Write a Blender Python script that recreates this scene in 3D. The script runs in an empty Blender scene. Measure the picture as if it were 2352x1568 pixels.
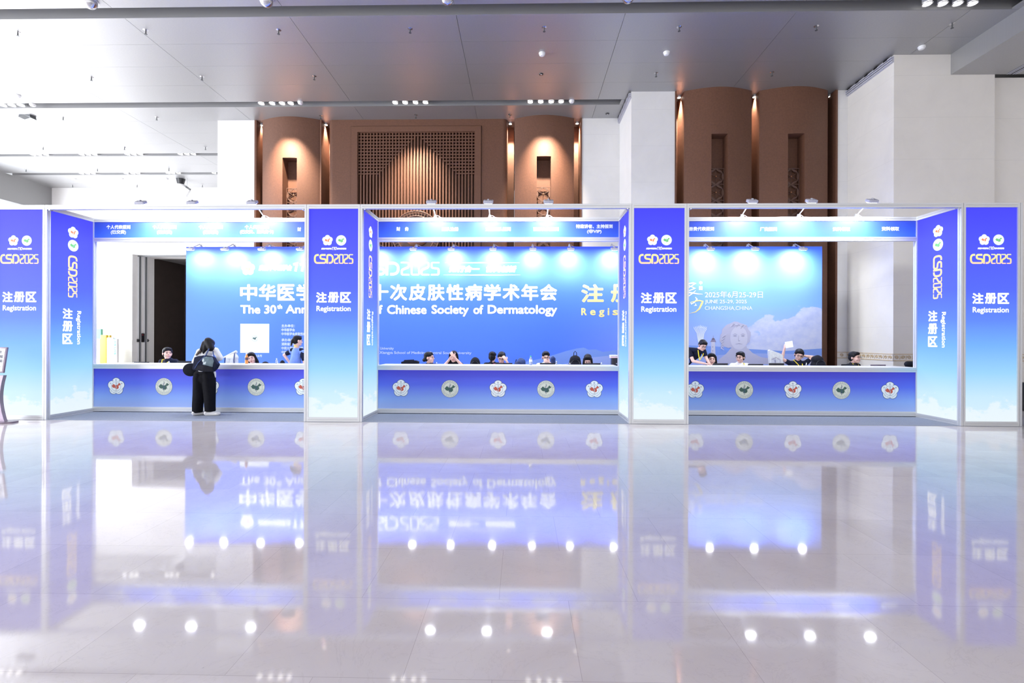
import bpy, bmesh, math, random
from mathutils import Vector, Matrix, Euler
from mathutils.noise import noise as pnoise
random.seed(7)
SC = bpy.context.scene
COL = SC.collection
R = math.radians
PI = math.pi

# ------------------------------------------------------------ camera, world, light, exposure
CF, CD, CH, CYAW, CROLL, CPITCH, CPY = 1117.19, 8.927, 1.549, 0.020, 0.0032, 0.0005, 777.23
cam_d = bpy.data.cameras.new('camera')
cam_d.sensor_width = 36.0
cam_d.lens = CF / 2352 * 36
cam_d.shift_y = -(784 - CPY) / 2352
cam_d.clip_end = 200
cam = bpy.data.objects.new('camera', cam_d)
COL.objects.link(cam)
cam.matrix_world = (Matrix.Translation((0, -CD, CH)) @ Matrix.Rotation(CYAW, 4, 'Z')
                    @ Matrix.Rotation(PI / 2 + CPITCH, 4, 'X') @ Matrix.Rotation(CROLL, 4, 'Z'))
SC.camera = cam
SC.view_settings.view_transform = 'Standard'
SC.view_settings.look = 'None'
SC.view_settings.exposure = 0.0
SC.view_settings.gamma = 1.0
SC.view_settings.use_curve_mapping = False
world = bpy.data.worlds.new('world')
SC.world = world
world.use_nodes = True
world.node_tree.nodes['Background'].inputs[0].default_value = (0.93, 0.95, 1.0, 1)
world.node_tree.nodes['Background'].inputs[1].default_value = .88


def area_light(name, loc, rot, sx, sy, power, color, parent=None):
    l = bpy.data.lights.new(name, 'AREA')
    l.shape = 'RECTANGLE'
    l.size, l.size_y, l.energy, l.color = sx, sy, power, color
    o = bpy.data.objects.new(name, l)
    COL.objects.link(o)
    o.location, o.rotation_euler = loc, rot
    if parent:
        o.parent = parent
    return o


# daylight entering through the tall window wall on the left of the hall
area_light('window_daylight', (-21.6, -1.0, 3.7), (0, -PI / 2, 0), 7.0, 26.0, 6000, (0.90, 0.94, 1.0))
# daylight entering through the glazed entrance front behind the photographer
area_light('entrance_daylight', (-3, -12.6, 4.3), (PI / 2, 0, 0), 30.0, 8.0, 600, (1.0, 0.97, 0.95))

# ------------------------------------------------------------ geometry of the view (pixel -> point on a real plane)
_M = cam.matrix_world.copy()


def ray(x, y):
    d = Vector(((x - 1176) / CF, -(y - CPY) / CF, -1))
    return (_M.to_3x3() @ d)


def at(x, y, Y):
    d = ray(x, y)
    t = (Y + CD) / d.y
    return Vector((0, -CD, CH)) + d * t


def atz(x, y, z):
    d = ray(x, y)
    t = (z - CH) / d.z
    return Vector((0, -CD, CH)) + d * t


def atx(x, y, X):
    d = ray(x, y)
    t = X / d.x
    return Vector((0, -CD, CH)) + d * t


# ------------------------------------------------------------ materials
MATS = {}


def lin(c):
    return tuple((v / 12.92 if v <= .04045 else ((v + .055) / 1.055) ** 2.4) for v in c)


def mat(name, color, rough=.5, metal=0., emit=None, es=1., noise=0., nscale=5., bump=0., bscale=40., ior=None, alpha=None, trans=0.):
    if name in MATS:
        return MATS[name]
    m = bpy.data.materials.new(name)
    m.use_nodes = True
    nt = m.node_tree
    b = nt.nodes['Principled BSDF']
    b.inputs['Base Color'].default_value = (*color, 1)
    b.inputs['Roughness'].default_value = rough
    b.inputs['Metallic'].default_value = metal
    if ior:
        b.inputs['IOR'].default_value = ior
    if trans:
        b.inputs['Transmission Weight'].default_value = trans
    if emit:
        b.inputs['Emission Color'].default_value = (*emit, 1)
        b.inputs['Emission Strength'].default_value = es
    if noise or bump:
        tc = nt.nodes.new('ShaderNodeTexCoord')
        if noise:
            n = nt.nodes.new('ShaderNodeTexNoise')
            n.inputs['Scale'].default_value = nscale
            n.inputs['Detail'].default_value = 5
            nt.links.new(tc.outputs['Object'], n.inputs['Vector'])
            mx = nt.nodes.new('ShaderNodeMix')
            mx.data_type = 'RGBA'
            mx.inputs[6].default_value = (*[max(0, c * (1 - noise)) for c in color], 1)
            mx.inputs[7].default_value = (*[min(1, c * (1 + noise)) for c in color], 1)
            nt.links.new(n.outputs[0], mx.inputs[0])
            nt.links.new(mx.outputs[2], b.inputs['Base Color'])
        if bump:
            n2 = nt.nodes.new('ShaderNodeTexNoise')
            n2.inputs['Scale'].default_value = bscale
            nt.links.new(tc.outputs['Object'], n2.inputs['Vector'])
            bp = nt.nodes.new('ShaderNodeBump')
            bp.inputs['Strength'].default_value = bump
            bp.inputs['Distance'].default_value = .01
            nt.links.new(n2.outputs[0], bp.inputs['Height'])
            nt.links.new(bp.outputs[0], b.inputs['Normal'])
    MATS[name] = m
    return m


class NT:
    """tiny node helper"""

    def __init__(s, m):
        s.nt = m.node_tree
        s.N, s.L = s.nt.nodes, s.nt.links
        s.b = s.N.get('Principled BSDF')
        g = s.N.new('ShaderNodeNewGeometry')
        sp = s.N.new('ShaderNodeSeparateXYZ')
        s.L.new(g.outputs['Position'], sp.inputs[0])
        s.P = g.outputs['Position']
        s.X, s.Y, s.Z = sp.outputs

    def _in(s, sock, v):
        if isinstance(v, (int, float)):
            sock.default_value = v
        elif isinstance(v, tuple):
            sock.default_value = (*v, 1) if len(v) == 3 else v
        else:
            s.L.new(v, sock)

    def m(s, op, a, b=0., c=0., clamp=False):
        n = s.N.new('ShaderNodeMath')
        n.operation = op
        n.use_clamp = clamp
        s._in(n.inputs[0], a)
        s._in(n.inputs[1], b)
        s._in(n.inputs[2], c)
        return n.outputs[0]

    def ramp(s, f, stops, mode='LINEAR'):
        n = s.N.new('ShaderNodeValToRGB')
        n.color_ramp.interpolation = mode
        e = n.color_ramp.elements
        while len(e) < len(stops):
            e.new(.5)
        for i, (p, c) in enumerate(stops):
            e[i].position = p
            e[i].color = (*c, 1)
        s._in(n.inputs[0], f)
        return n.outputs[0]

    def range(s, v, a, b, smooth=False):
        n = s.N.new('ShaderNodeMapRange')
        n.interpolation_type = 'SMOOTHSTEP' if smooth else 'LINEAR'
        n.clamp = True
        s._in(n.inputs[0], v)
        n.inputs[1].default_value = a
        n.inputs[2].default_value = b
        return n.outputs[0]

    def mix(s, f, a, b):
        n = s.N.new('ShaderNodeMix')
        n.data_type = 'RGBA'
        s._in(n.inputs[0], f)
        s._in(n.inputs[6], a)
        s._in(n.inputs[7], b)
        return n.outputs[2]

    def noise(s, vec, scale, detail=4, rough=.5, dist=0.):
        n = s.N.new('ShaderNodeTexNoise')
        n.inputs['Scale'].default_value = scale
        n.inputs['Detail'].default_value = detail
        n.inputs['Roughness'].default_value = rough
        n.inputs['Distortion'].default_value = dist
        s.L.new(vec, n.inputs['Vector'])
        return n.outputs[0]

    def comb(s, x, y, z):
        n = s.N.new('ShaderNodeCombineXYZ')
        for i, v in enumerate((x, y, z)):
            s._in(n.inputs[i], v)
        return n.outputs[0]


def base(name, rough=.5, metal=0.):
    m = bpy.data.materials.new(name)
    m.use_nodes = True
    b = m.node_tree.nodes['Principled BSDF']
    b.inputs['Roughness'].default_value = rough
    b.inputs['Metallic'].default_value = metal
    MATS[name] = m
    return m, NT(m)


# polished marble floor
m, t = base('marble', .05)
n1 = t.noise(t.P, .55, 6, .6, 1.2)
n2 = t.noise(t.P, 2.2, 8, .65, 2.5)
col = t.ramp(n1, [(.3, (.58, .52, .515)), (.7, (.68, .63, .625))])
vein = t.m('ABSOLUTE', t.m('SUBTRACT', n2, .5))
vm = t.range(vein, .0, .012)
col = t.mix(t.m('MULTIPLY', t.m('SUBTRACT', 1., vm), .16), col, (.34, .29, .28))
spk = t.range(t.noise(t.P, 38, 3, .6), .73, .75)
col = t.mix(t.m('MULTIPLY', spk, .35), col, (.3, .27, .26))
bk = t.N.new('ShaderNodeTexBrick')
bk.offset = .5
bk.inputs['Scale'].default_value = 1
bk.inputs['Brick Width'].default_value = .82
bk.inputs['Row Height'].default_value = .68
bk.inputs['Mortar Size'].default_value = .0016
bk.inputs['Color1'].default_value = (1, 1, 1, 1)
bk.inputs['Color2'].default_value = (.93, .93, .93, 1)
bk.inputs['Mortar'].default_value = (.74, .72, .72, 1)
t.L.new(t.comb(t.m('ADD', t.X, 40.72), t.m('ADD', t.Y, 40.04), 0.), bk.inputs['Vector'])
mul = t.N.new('ShaderNodeMix')
mul.data_type = 'RGBA'
mul.blend_type = 'MULTIPLY'
mul.inputs[0].default_value = 1
t.L.new(col, mul.inputs[6])
t.L.new(bk.outputs['Color'], mul.inputs[7])
t.L.new(mul.outputs[2], t.b.inputs['Base Color'])
t.b.inputs['IOR'].default_value = 1.6
bp = t.N.new('ShaderNodeBump')
bp.inputs['Strength'].default_value = .10
bp.inputs['Distance'].default_value = .004
t.L.new(t.noise(t.P, 1.3, 2), bp.inputs['Height'])
t.L.new(bp.outputs[0], t.b.inputs['Normal'])

# grey satin metal ceiling panels
m, t = base('ceiling_panel', .42, .65)
t._in(t.b.inputs['Base Color'], t.ramp(t.noise(t.comb(t.m('MULTIPLY', t.X, 8.), t.m('MULTIPLY', t.Y, 30.), 0.), 3, 2), [(.2, (.40, .40, .405)), (.8, (.45, .45, .455))]))
mat('ceiling_gap', (.06, .06, .06), .8)
mat('slot_metal', (.30, .30, .305), .5, .3)


def stone(name, c, warm):
    m, t = base(name, .42)
    n = t.noise(t.P, 1.2, 6, .6, .8)
    col = t.ramp(n, [(.3, tuple(v * .93 for v in c)), (.7, c)])
    col = t.mix(t.m('MULTIPLY', t.range(t.noise(t.P, 9, 4, .7), .62, .7), .12), col, warm)
    fz = t.m('FRACT', t.m('DIVIDE', t.m('ADD', t.Z, .17), 1.02))
    ln = t.m('SUBTRACT', 1., t.range(fz, .0, .012))
    col = t.mix(t.m('MULTIPLY', ln, .3), col, tuple(v * .55 for v in c))
    t._in(t.b.inputs['Base Color'], col)
    return m


stone('white_stone', (.80, .79, .775), (.72, .66, .60))
stone('cream_stone', (.80, .765, .715), (.74, .64, .54))
mat('grey_paint', (.27, .27, .27), .6)
m, t = base('brown_wall', .62)
n = t.noise(t.P, 22, 4, .6)
col = t.ramp(n, [(.3, (.115, .048, .026)), (.7, (.150, .063, .034))])
fz = t.m('FRACT', t.m('DIVIDE', t.m('ADD', t.Z, .28), 1.55))
ln = t.m('SUBTRACT', 1., t.range(fz, .0, .006))
t._in(t.b.inputs['Base Color'], t.mix(t.m('MULTIPLY', ln, .45), col, (.09, .045, .03)))
mat('brown_relief', (.13, .068, .048), .5, noise=.15, nscale=20)
mat('bronze', (.32, .15, .08), .35, .5, noise=.2, nscale=12)
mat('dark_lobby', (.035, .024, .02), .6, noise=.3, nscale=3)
mat('dark_door', (.022, .016, .014), .5)
mat('lobby_ceiling', (.16, .155, .15), .6)
mat('alu', (.66, .67, .69), .36, .45)
mat('alu_dark', (.10, .105, .11), .5, .4)
mat('worktop', (.80, .80, .82), .3, noise=.03)
mat('white_metal', (.48, .48, .55), .4)
mat('carpet', (.30, .33, .41), .95, noise=.22, nscale=60, bump=.6, bscale=250)
mat('white_plastic', (.82, .82, .82), .35)
mat('black_plastic', (.012, .012, .015), .35)
mat('black_fabric', (.014, .015, .022), .8, noise=.3, nscale=30)
mat('navy_fabric', (.010, .013, .032), .8, noise=.3, nscale=30)
mat('slate_fabric', (.05, .075, .19), .75, noise=.3, nscale=18)
mat('polo_blue', (.15, .25, .62), .75, noise=.18, nscale=14)
mat('lanyard_yellow', (.85, .66, .02), .6)
mat('white_cloth', (.80, .80, .82), .8, noise=.06, nscale=25, bump=.4, bscale=30)
mat('grey_white_cloth', (.58, .60, .61), .8, noise=.2, nscale=18, bump=.5, bscale=25)
mat('plaid_red', (.22, .02, .05), .8, noise=.8, nscale=40)
mat('trouser_black', (.006, .006, .009), .85, noise=.4, nscale=20)
mat('hair_black', (.007, .006, .008), .55, noise=.4, nscale=60, bump=.25, bscale=120)
mat('hair_brown', (.07, .045, .03), .45, noise=.4, nscale=60, bump=.5, bscale=90)
mat('skin', (.62, .36, .27), .5, noise=.08, nscale=20)
mat('skin_fair', (.72, .46, .38), .5, noise=.06, nscale=20)
mat('lip', (.42, .12, .11), .5)
mat('eye_dark', (.012, .01, .01), .3)
mat('glasses_frame', (.02, .02, .025), .3, .4)
mat('shoe_white', (.74, .72, .72), .5, noise=.1, nscale=40)
mat('sole', (.55, .55, .55), .6)
mat('bag_clear', (.10, .15, .18), .12, noise=.6, nscale=9, bump=.5, bscale=14)
mat('paper', (.85, .85, .86), .7)
mat('print_card', (.78, .80, .88), .6)
mat('bottle_clear', (.80, .85, .88), .08, trans=.75, ior=1.33)
mat('bottle_green', (.06, .55, .16), .4)
mat('tea_orange', (.70, .26, .05), .15)
mat('tea_label', (.10, .05, .05), .5)
mat('board_green', (.13, .42, .30), .6)
mat('board_yellow', (.70, .46, .05), .6)
mat('board_blue', (.10, .42, .72), .6)
mat('grey_lilac_metal', (.24, .19, .24), .35, .6, noise=.15, nscale=8)
mat('chrome', (.6, .6, .62), .2, .9)
mat('ink_dark', (.05, .05, .06), .6)
mat('red_button', (.4, .05, .05), .5)
mat('carton_pink', (.85, .60, .62), .6)
mat('gold_relief', (.62, .45, .24), .5, noise=.35, nscale=28)


MATS['hair_black'].node_tree.nodes['Principled BSDF'].inputs['Specular IOR Level'].default_value = .2
for k_ in ('trouser_black', 'black_fabric', 'navy_fabric', 'slate_fabric'):
    MATS[k_].node_tree.nodes['Principled BSDF'].inputs['Specular IOR Level'].default_value = .15


def lamp_mat(name, c, s):
    return mat(name, (.9, .9, .9), .4, emit=c, es=s)


lamp_mat('lamp_white', (.92, .96, 1.0), 8)
lamp_mat('downlight_glow', (1, .97, .92), 9)
lamp_mat('niche_glow', (1, .90, .78), 9)
lamp_mat('window_glow', (.93, .97, 1.0), 1.6)

# backlit fabric: what gives off light is the lit print
m, t = base('lightbox_print', .7)
zf = t.m('DIVIDE', t.Z, 4.0)
g = t.ramp(zf, [(.0, lin((.88, .96, 1))), (.13, lin((.80, .93, 1))), (.24, lin((.62, .85, 1))), (.36, lin((.47, .72, 1))),
                (.48, lin((.38, .55, 1))), (.62, lin((.33, .42, 1))), (.80, lin((.31, .35, 1))), (1., lin((.26, .25, 1)))])
cx = t.comb(t.m('ADD', t.X, t.Y), t.m('MULTIPLY', t.Z, 1.5), 0.)
cl = t.m('ADD', t.noise(cx, 2.6, 6, .62), t.m('MULTIPLY', t.m('SUBTRACT', .42, t.Z), .75))
cl = t.range(cl, .48, .60, True)
g2 = t.mix(t.m('MULTIPLY', cl, .55), g, (.97, 1.0, 1.0))
t._in(t.b.inputs['Emission Color'], g2)
t.b.inputs['Emission Strength'].default_value = .92
t._in(t.b.inputs['Base Color'], t.mix(.92, g, (.0, .0, .0)))
mat('lit_white', (.3, .3, .3), .7, emit=(.95, 1, 1), es=1.15)
mat('lit_cream', (.2, .2, .18), .7, emit=(.86, .97, .90), es=1.0)
mat('lit_line', (.1, .1, .1), .7, emit=(.35, .5, .62), es=1)
mat('lit_orange', (.2, .05, .02), .7, emit=lin((1, .55, .35)), es=.95)
mat('lit_green', (.05, .2, .05), .7, emit=lin((.42, .74, .48)), es=.95)
m, t = base('lit_gold', .7)
g = t.ramp(t.range(t.Z, 2.93, 3.11), [(0, lin((1, .78, .66))), (.45, lin((1, .86, .50))), (1, lin((1, .97, .62)))])
t._in(t.b.inputs['Emission Color'], g)
t.b.inputs['Emission Strength'].default_value = 1.15
t.b.inputs['Base Color'].default_value = (.2, .15, .1, 1)
mat('lit_gold_side', (.2, .15, .1), .7, emit=lin((1, .84, .58)), es=1.1)

# printed (not lit) counter front
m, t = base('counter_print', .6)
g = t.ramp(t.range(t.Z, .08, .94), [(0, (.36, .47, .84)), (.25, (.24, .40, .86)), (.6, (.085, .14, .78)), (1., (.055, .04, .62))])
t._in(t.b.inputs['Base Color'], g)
m, t = base('fascia_print', .6)
g = t.ramp(t.range(t.Z, 3.6, 3.95), [(0, (.05, .16, .75)), (.6, (.035, .10, .66)), (1., (.03, .07, .60))])
t._in(t.b.inputs['Base Color'], g)
# big printed backdrop
m, t = base('backdrop_print', .6)
g = t.ramp(t.range(t.Z, 0, 4), [(0, (.12, .26, .90)), (.3, (.075, .205, .93)), (.6, (.055, .165, .93)), (.9, (.04, .12, .90)), (1., (.035, .085, .85))])
sky = t.ramp(t.range(t.Z, .9, 3.8), [(0, (.56, .62, .88)), (.25, (.42, .56, .92)), (.55, (.22, .44, .94)), (1., (.06, .17, .90))])
xr = t.range(t.X, .5, 6.5, True)
g = t.mix(xr, g, sky)
cv = t.comb(t.X, t.m('MULTIPLY', t.Z, 1.25), 0.)
hgt = t.m('MULTIPLY', t.range(t.X, 4.6, 7.2, True), 1.05)
cl = t.m('ADD', t.noise(cv, 1.5, 7, .55), t.m('MULTIPLY', t.m('SUBTRACT', t.m('ADD', 1.25, hgt), t.Z), .6))
cm = t.m('MULTIPLY', t.range(cl, .50, .56, True), t.range(t.X, 4.3, 5.0, True))
shade = t.ramp(t.noise(cv, 3.5, 6, .6), [(.3, (.50, .55, .82)), (.65, (.70, .72, .88))])
g = t.mix(t.m('MULTIPLY', cm, .8), g, shade)
t._in(t.b.inputs['Base Color'], g)
mat('ink_white', (.84, .90, .92), .6)
mat('ink_pale', (.55, .66, .90), .6)
mat('ink_gold', (.80, .70, .25), .6)
mat('ink_cream', (.70, .74, .64), .6)
mat('ink_orange', (.55, .10, .06), .6)
mat('ink_green', (.045, .11, .09), .6)
mat('ink_line', (.05, .09, .18), .6)
mat('ink_hill', (.20, .34, .80), .6)
mat('ink_hill2', (.34, .44, .84), .6)
mat('ink_stone', (.60, .60, .74), .6)
mat('ink_stone_dark', (.36, .36, .50), .6)
mat('ink_stone_mid', (.50, .50, .66), .6)
mat('ink_roof', (.28, .24, .34), .6)


# ------------------------------------------------------------ mesh helpers
def tag(o, label=None, cat=None, group=None, kind=None):
    if label:
        o['label'] = label
    if cat:
        o['category'] = cat
    if group:
        o['group'] = group
    if kind:
        o['kind'] = kind
    return o


def thing(name, label, cat, loc=(0, 0, 0), group=None):
    o = bpy.data.objects.new(name, None)
    COL.objects.link(o)
    o.location = loc
    o.empty_display_size = .1
    return tag(o, label, cat, group)


def wloc(o):
    v = Vector((0, 0, 0))
    while o is not None:
        v += o.location
        o = o.parent
    return v


class MB:
    def __init__(s):
        s.v, s.f, s.mi, s.mats, s.sm = [], [], [], [], []

    def mid(s, m):
        if m not in s.mats:
            s.mats.append(m)
        return s.mats.index(m)

    def add(s, vs, fs, m, smooth=False):
        o = len(s.v)
        s.v += [Vector(v) for v in vs]
        k = s.mid(m)
        for f in fs:
            s.f.append([i + o for i in f])
            s.mi.append(k)
            s.sm.append(smooth)
        return s

    def box(s, x0, x1, y0, y1, z0, z1, m):
        vs = [(x, y, z) for x in (x0, x1) for y in (y0, y1) for z in (z0, z1)]
        return s.add(vs, [(0, 1, 3, 2), (4, 6, 7, 5), (0, 4, 5, 1), (2, 3, 7, 6), (0, 2, 6, 4), (1, 5, 7, 3)], m)

    def obox(s, M, sx, sy, sz, m, bev=0.):
        """box of size sx,sy,sz about the origin of matrix M; bevelled corners when bev"""
        bm = bmesh.new()
        bmesh.ops.create_cube(bm, size=1, matrix=Matrix.Diagonal((sx, sy, sz, 1)))
        if bev:
            bmesh.ops.bevel(bm, geom=bm.edges[:], offset=bev, segments=2, affect='EDGES', profile=.6)
        vs = [M @ v.co for v in bm.verts]
        fs = [[v.index for v in f.verts] for f in bm.faces]
        bm.free()
        return s.add(vs, fs, m, bool(bev))

    def bbox(s, x0, x1, y0, y1, z0, z1, m, bev=.01):
        return s.obox(Matrix.Translation(((x0 + x1) / 2, (y0 + y1) / 2, (z0 + z1) / 2)), x1 - x0, y1 - y0, z1 - z0, m, bev)

    def prism(s, poly, a, b, m, axis='z', smooth=False):
        """poly in the two other axes, swept from a to b along axis"""
        n = len(poly)

        def P(p, c):
            return {'z': (p[0], p[1], c), 'y': (p[0], c, p[1]), 'x': (c, p[0], p[1])}[axis]
        vs = [P(p, a) for p in poly] + [P(p, b) for p in poly]
        fs = [(i, (i + 1) % n, n + (i + 1) % n, n + i) for i in range(n)]
        s.add(vs, fs, m, smooth)
        s.add(vs, [tuple(range(n))[::-1], tuple(range(n, 2 * n))], m)
        return s

    def ring(s, c, r, axis, n):
        a = Vector(axis).normalized()
        u = a.orthogonal().normalized()
        w = a.cross(u)
        return [Vector(c) + u * (r * math.cos(2 * PI * i / n)) + w * (r * math.sin(2 * PI * i / n)) for i in range(n)]

    def cyl(s, p0, p1, r0, r1=None, m='alu', n=16, cap=True):
        r1 = r0 if r1 is None else r1
        p0, p1 = Vector(p0), Vector(p1)
        ax = p1 - p0
        a, b = s.ring(p0, r0, ax, n), s.ring(p1, r1, ax, n)
        s.add(a + b, [(i, (i + 1) % n, n + (i + 1) % n, n + i) for i in range(n)], m, True)
        if cap:
            s.add(a + b, [tuple(range(n))[::-1], tuple(range(n, 2 * n))], m)
        return s

    def tube(s, pts, r, m, n=8, closed=False):
        pts = [Vector(p) for p in pts]
        rr = r if isinstance(r, (list, tuple)) else [r] * len(pts)
        rings = []
        ref = None
        for i, p in enumerate(pts):
            if closed:
                d = pts[(i + 1) % len(pts)] - pts[i - 1]
            else:
                d = pts[min(i + 1, len(pts) - 1)] - pts[max(i - 1, 0)]
            d.normalize()
            if ref is None or abs(ref.dot(d)) > .98:
                ref = d.orthogonal()
            u = (ref - d * ref.dot(d)).normalized()
            ref = u
            w = d.cross(u)
            rings.append([p + (u * math.cos(2 * PI * k / n) + w * math.sin(2 * PI * k / n)) * rr[i] for k in range(n)])
        vs = [v for q in rings for v in q]
        fs = []
        N = len(rings)
        for i in range(N if closed else N - 1):
            j = (i + 1) % N
            fs += [(i * n + k, i * n + (k + 1) % n, j * n + (k + 1) % n, j * n + k) for k in range(n)]
        s.add(vs, fs, m, True)
        if not closed:
            s.add(vs, [tuple(range(n))[::-1], tuple((N - 1) * n + k for k in range(n))], m)
        return s

    def lathe(s, c, prof, m, n=20, smooth=True):
        """prof: (radius, z) pairs from bottom to top about a vertical axis at c"""
        c = Vector(c)
        vs = []
        for r, z in prof:
            vs += [c + Vector((r * math.cos(2 * PI * k / n), r * math.sin(2 * PI * k / n), z)) for k in range(n)]
        fs = [(i * n + k, i * n + (k + 1) % n, (i + 1) * n + (k + 1) % n, (i + 1) * n + k) for i in range(len(prof) - 1) for k in range(n)]
        s.add(vs, fs, m, smooth)
        L = (len(prof) - 1) * n
        s.add(vs, [tuple(range(n))[::-1], tuple(L + k for k in range(n))], m)
        return s

    def ell(s, c, r, m, M=None, seg=16, rings=10):
        vs, fs = [], []
        M3 = M or Matrix.Identity(3)
        for i in range(rings + 1):
            th = PI * i / rings
            for k in range(seg):
                ph = 2 * PI * k / seg
                vs.append(Vector(c) + M3 @ Vector((r[0] * math.sin(th) * math.cos(ph), r[1] * math.sin(th) * math.sin(ph), r[2] * math.cos(th))))
        for i in range(rings):
            for k in range(seg):
                fs.append((i * seg + k, (i + 1) * seg + k, (i + 1) * seg + (k + 1) % seg, i * seg + (k + 1) % seg))
        return s.add(vs, fs, m, True)

    def build(s, name, parent=None, label=None):
        me = bpy.data.meshes.new(name)
        off = wloc(parent) if parent is not None else Vector((0, 0, 0))
        me.from_pydata([tuple(v - off) for v in s.v], [], s.f)
        for k in s.mats:
            me.materials.append(MATS[k])
        me.polygons.foreach_set('material_index', s.mi)
        me.polygons.foreach_set('use_smooth', s.sm)
        me.update()
        o = bpy.data.objects.new(name, me)
        COL.objects.link(o)
        if parent is not None:
            o.parent = parent
        if label:
            o['label'] = label
        return o


def structure(mb, name):
    o = mb.build(name)
    o['kind'] = 'structure'
    return o


def copy_tree(o, parent=None):
    c = o.copy()
    COL.objects.link(c)
    if parent is not None:
        c.parent = parent
    for ch in list(o.children):
        if ch.name != c.name:
            copy_tree(ch, c)
    return c


def blob(parts, name, mats, voxel=.01, smooth=4, parent=None, matname=None):
    """one continuous surface grown round ellipsoids ('e', c, r, M) and tapered limbs ('c', p0, p1, r0, r1)"""
    b = MB()
    for p in parts:
        if p[0] == 'e':
            b.ell(p[1], p[2], matname, p[3] if len(p) > 3 else None, 14, 10)
        else:
            _, p0, p1, r0, r1 = p
            p0, p1 = Vector(p0), Vector(p1)
            b.ell(p0, (r0,) * 3, matname, None, 12, 8)
            b.ell(p1, (r1,) * 3, matname, None, 12, 8)
            if (p1 - p0).length > 1e-4:
                b.cyl(p0, p1, r0, r1, matname, 12)
    o = b.build(name, parent)
    md = o.modifiers.new('r', 'REMESH')
    md.mode = 'VOXEL'
    md.voxel_size = voxel
    if smooth:
        ms = o.modifiers.new('s', 'SMOOTH')
        ms.factor = .5
        ms.iterations = smooth
    bpy.context.view_layer.update()
    dg = bpy.context.evaluated_depsgraph_get()
    me = bpy.data.meshes.new_from_object(o.evaluated_get(dg))
    old = o.data
    o.modifiers.clear()
    o.data = me
    bpy.data.meshes.remove(old)
    me.materials.clear()
    me.materials.append(MATS[matname])
    me.polygons.foreach_set('use_smooth', [True] * len(me.polygons))
    me.polygons.foreach_set('material_index', [0] * len(me.polygons))
    return o


# ------------------------------------------------------------ printed writing and emblems
_TC = {}


def glyphs(s):
    if s in _TC:
        return _TC[s]
    c = bpy.data.curves.new('t', 'FONT')
    c.body = s
    c.size = 1
    c.fill_mode = 'FRONT'
    c.resolution_u = 3
    o = bpy.data.objects.new('t', c)
    COL.objects.link(o)
    bpy.context.view_layer.update()
    me = bpy.data.meshes.new_from_object(o.evaluated_get(bpy.context.evaluated_depsgraph_get()))
    vs = [(v.co.x, v.co.y) for v in me.vertices]
    fs = [tuple(p.vertices) for p in me.polygons]
    bpy.data.meshes.remove(me)
    bpy.data.objects.remove(o)
    bpy.data.curves.remove(c)
    x0, x1 = min(v[0] for v in vs), max(v[0] for v in vs)
    y0, y1 = min(v[1] for v in vs), max(v[1] for v in vs)
    _TC[s] = (vs, fs, x0, x1, y0, y1)
    return _TC[s]


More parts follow.
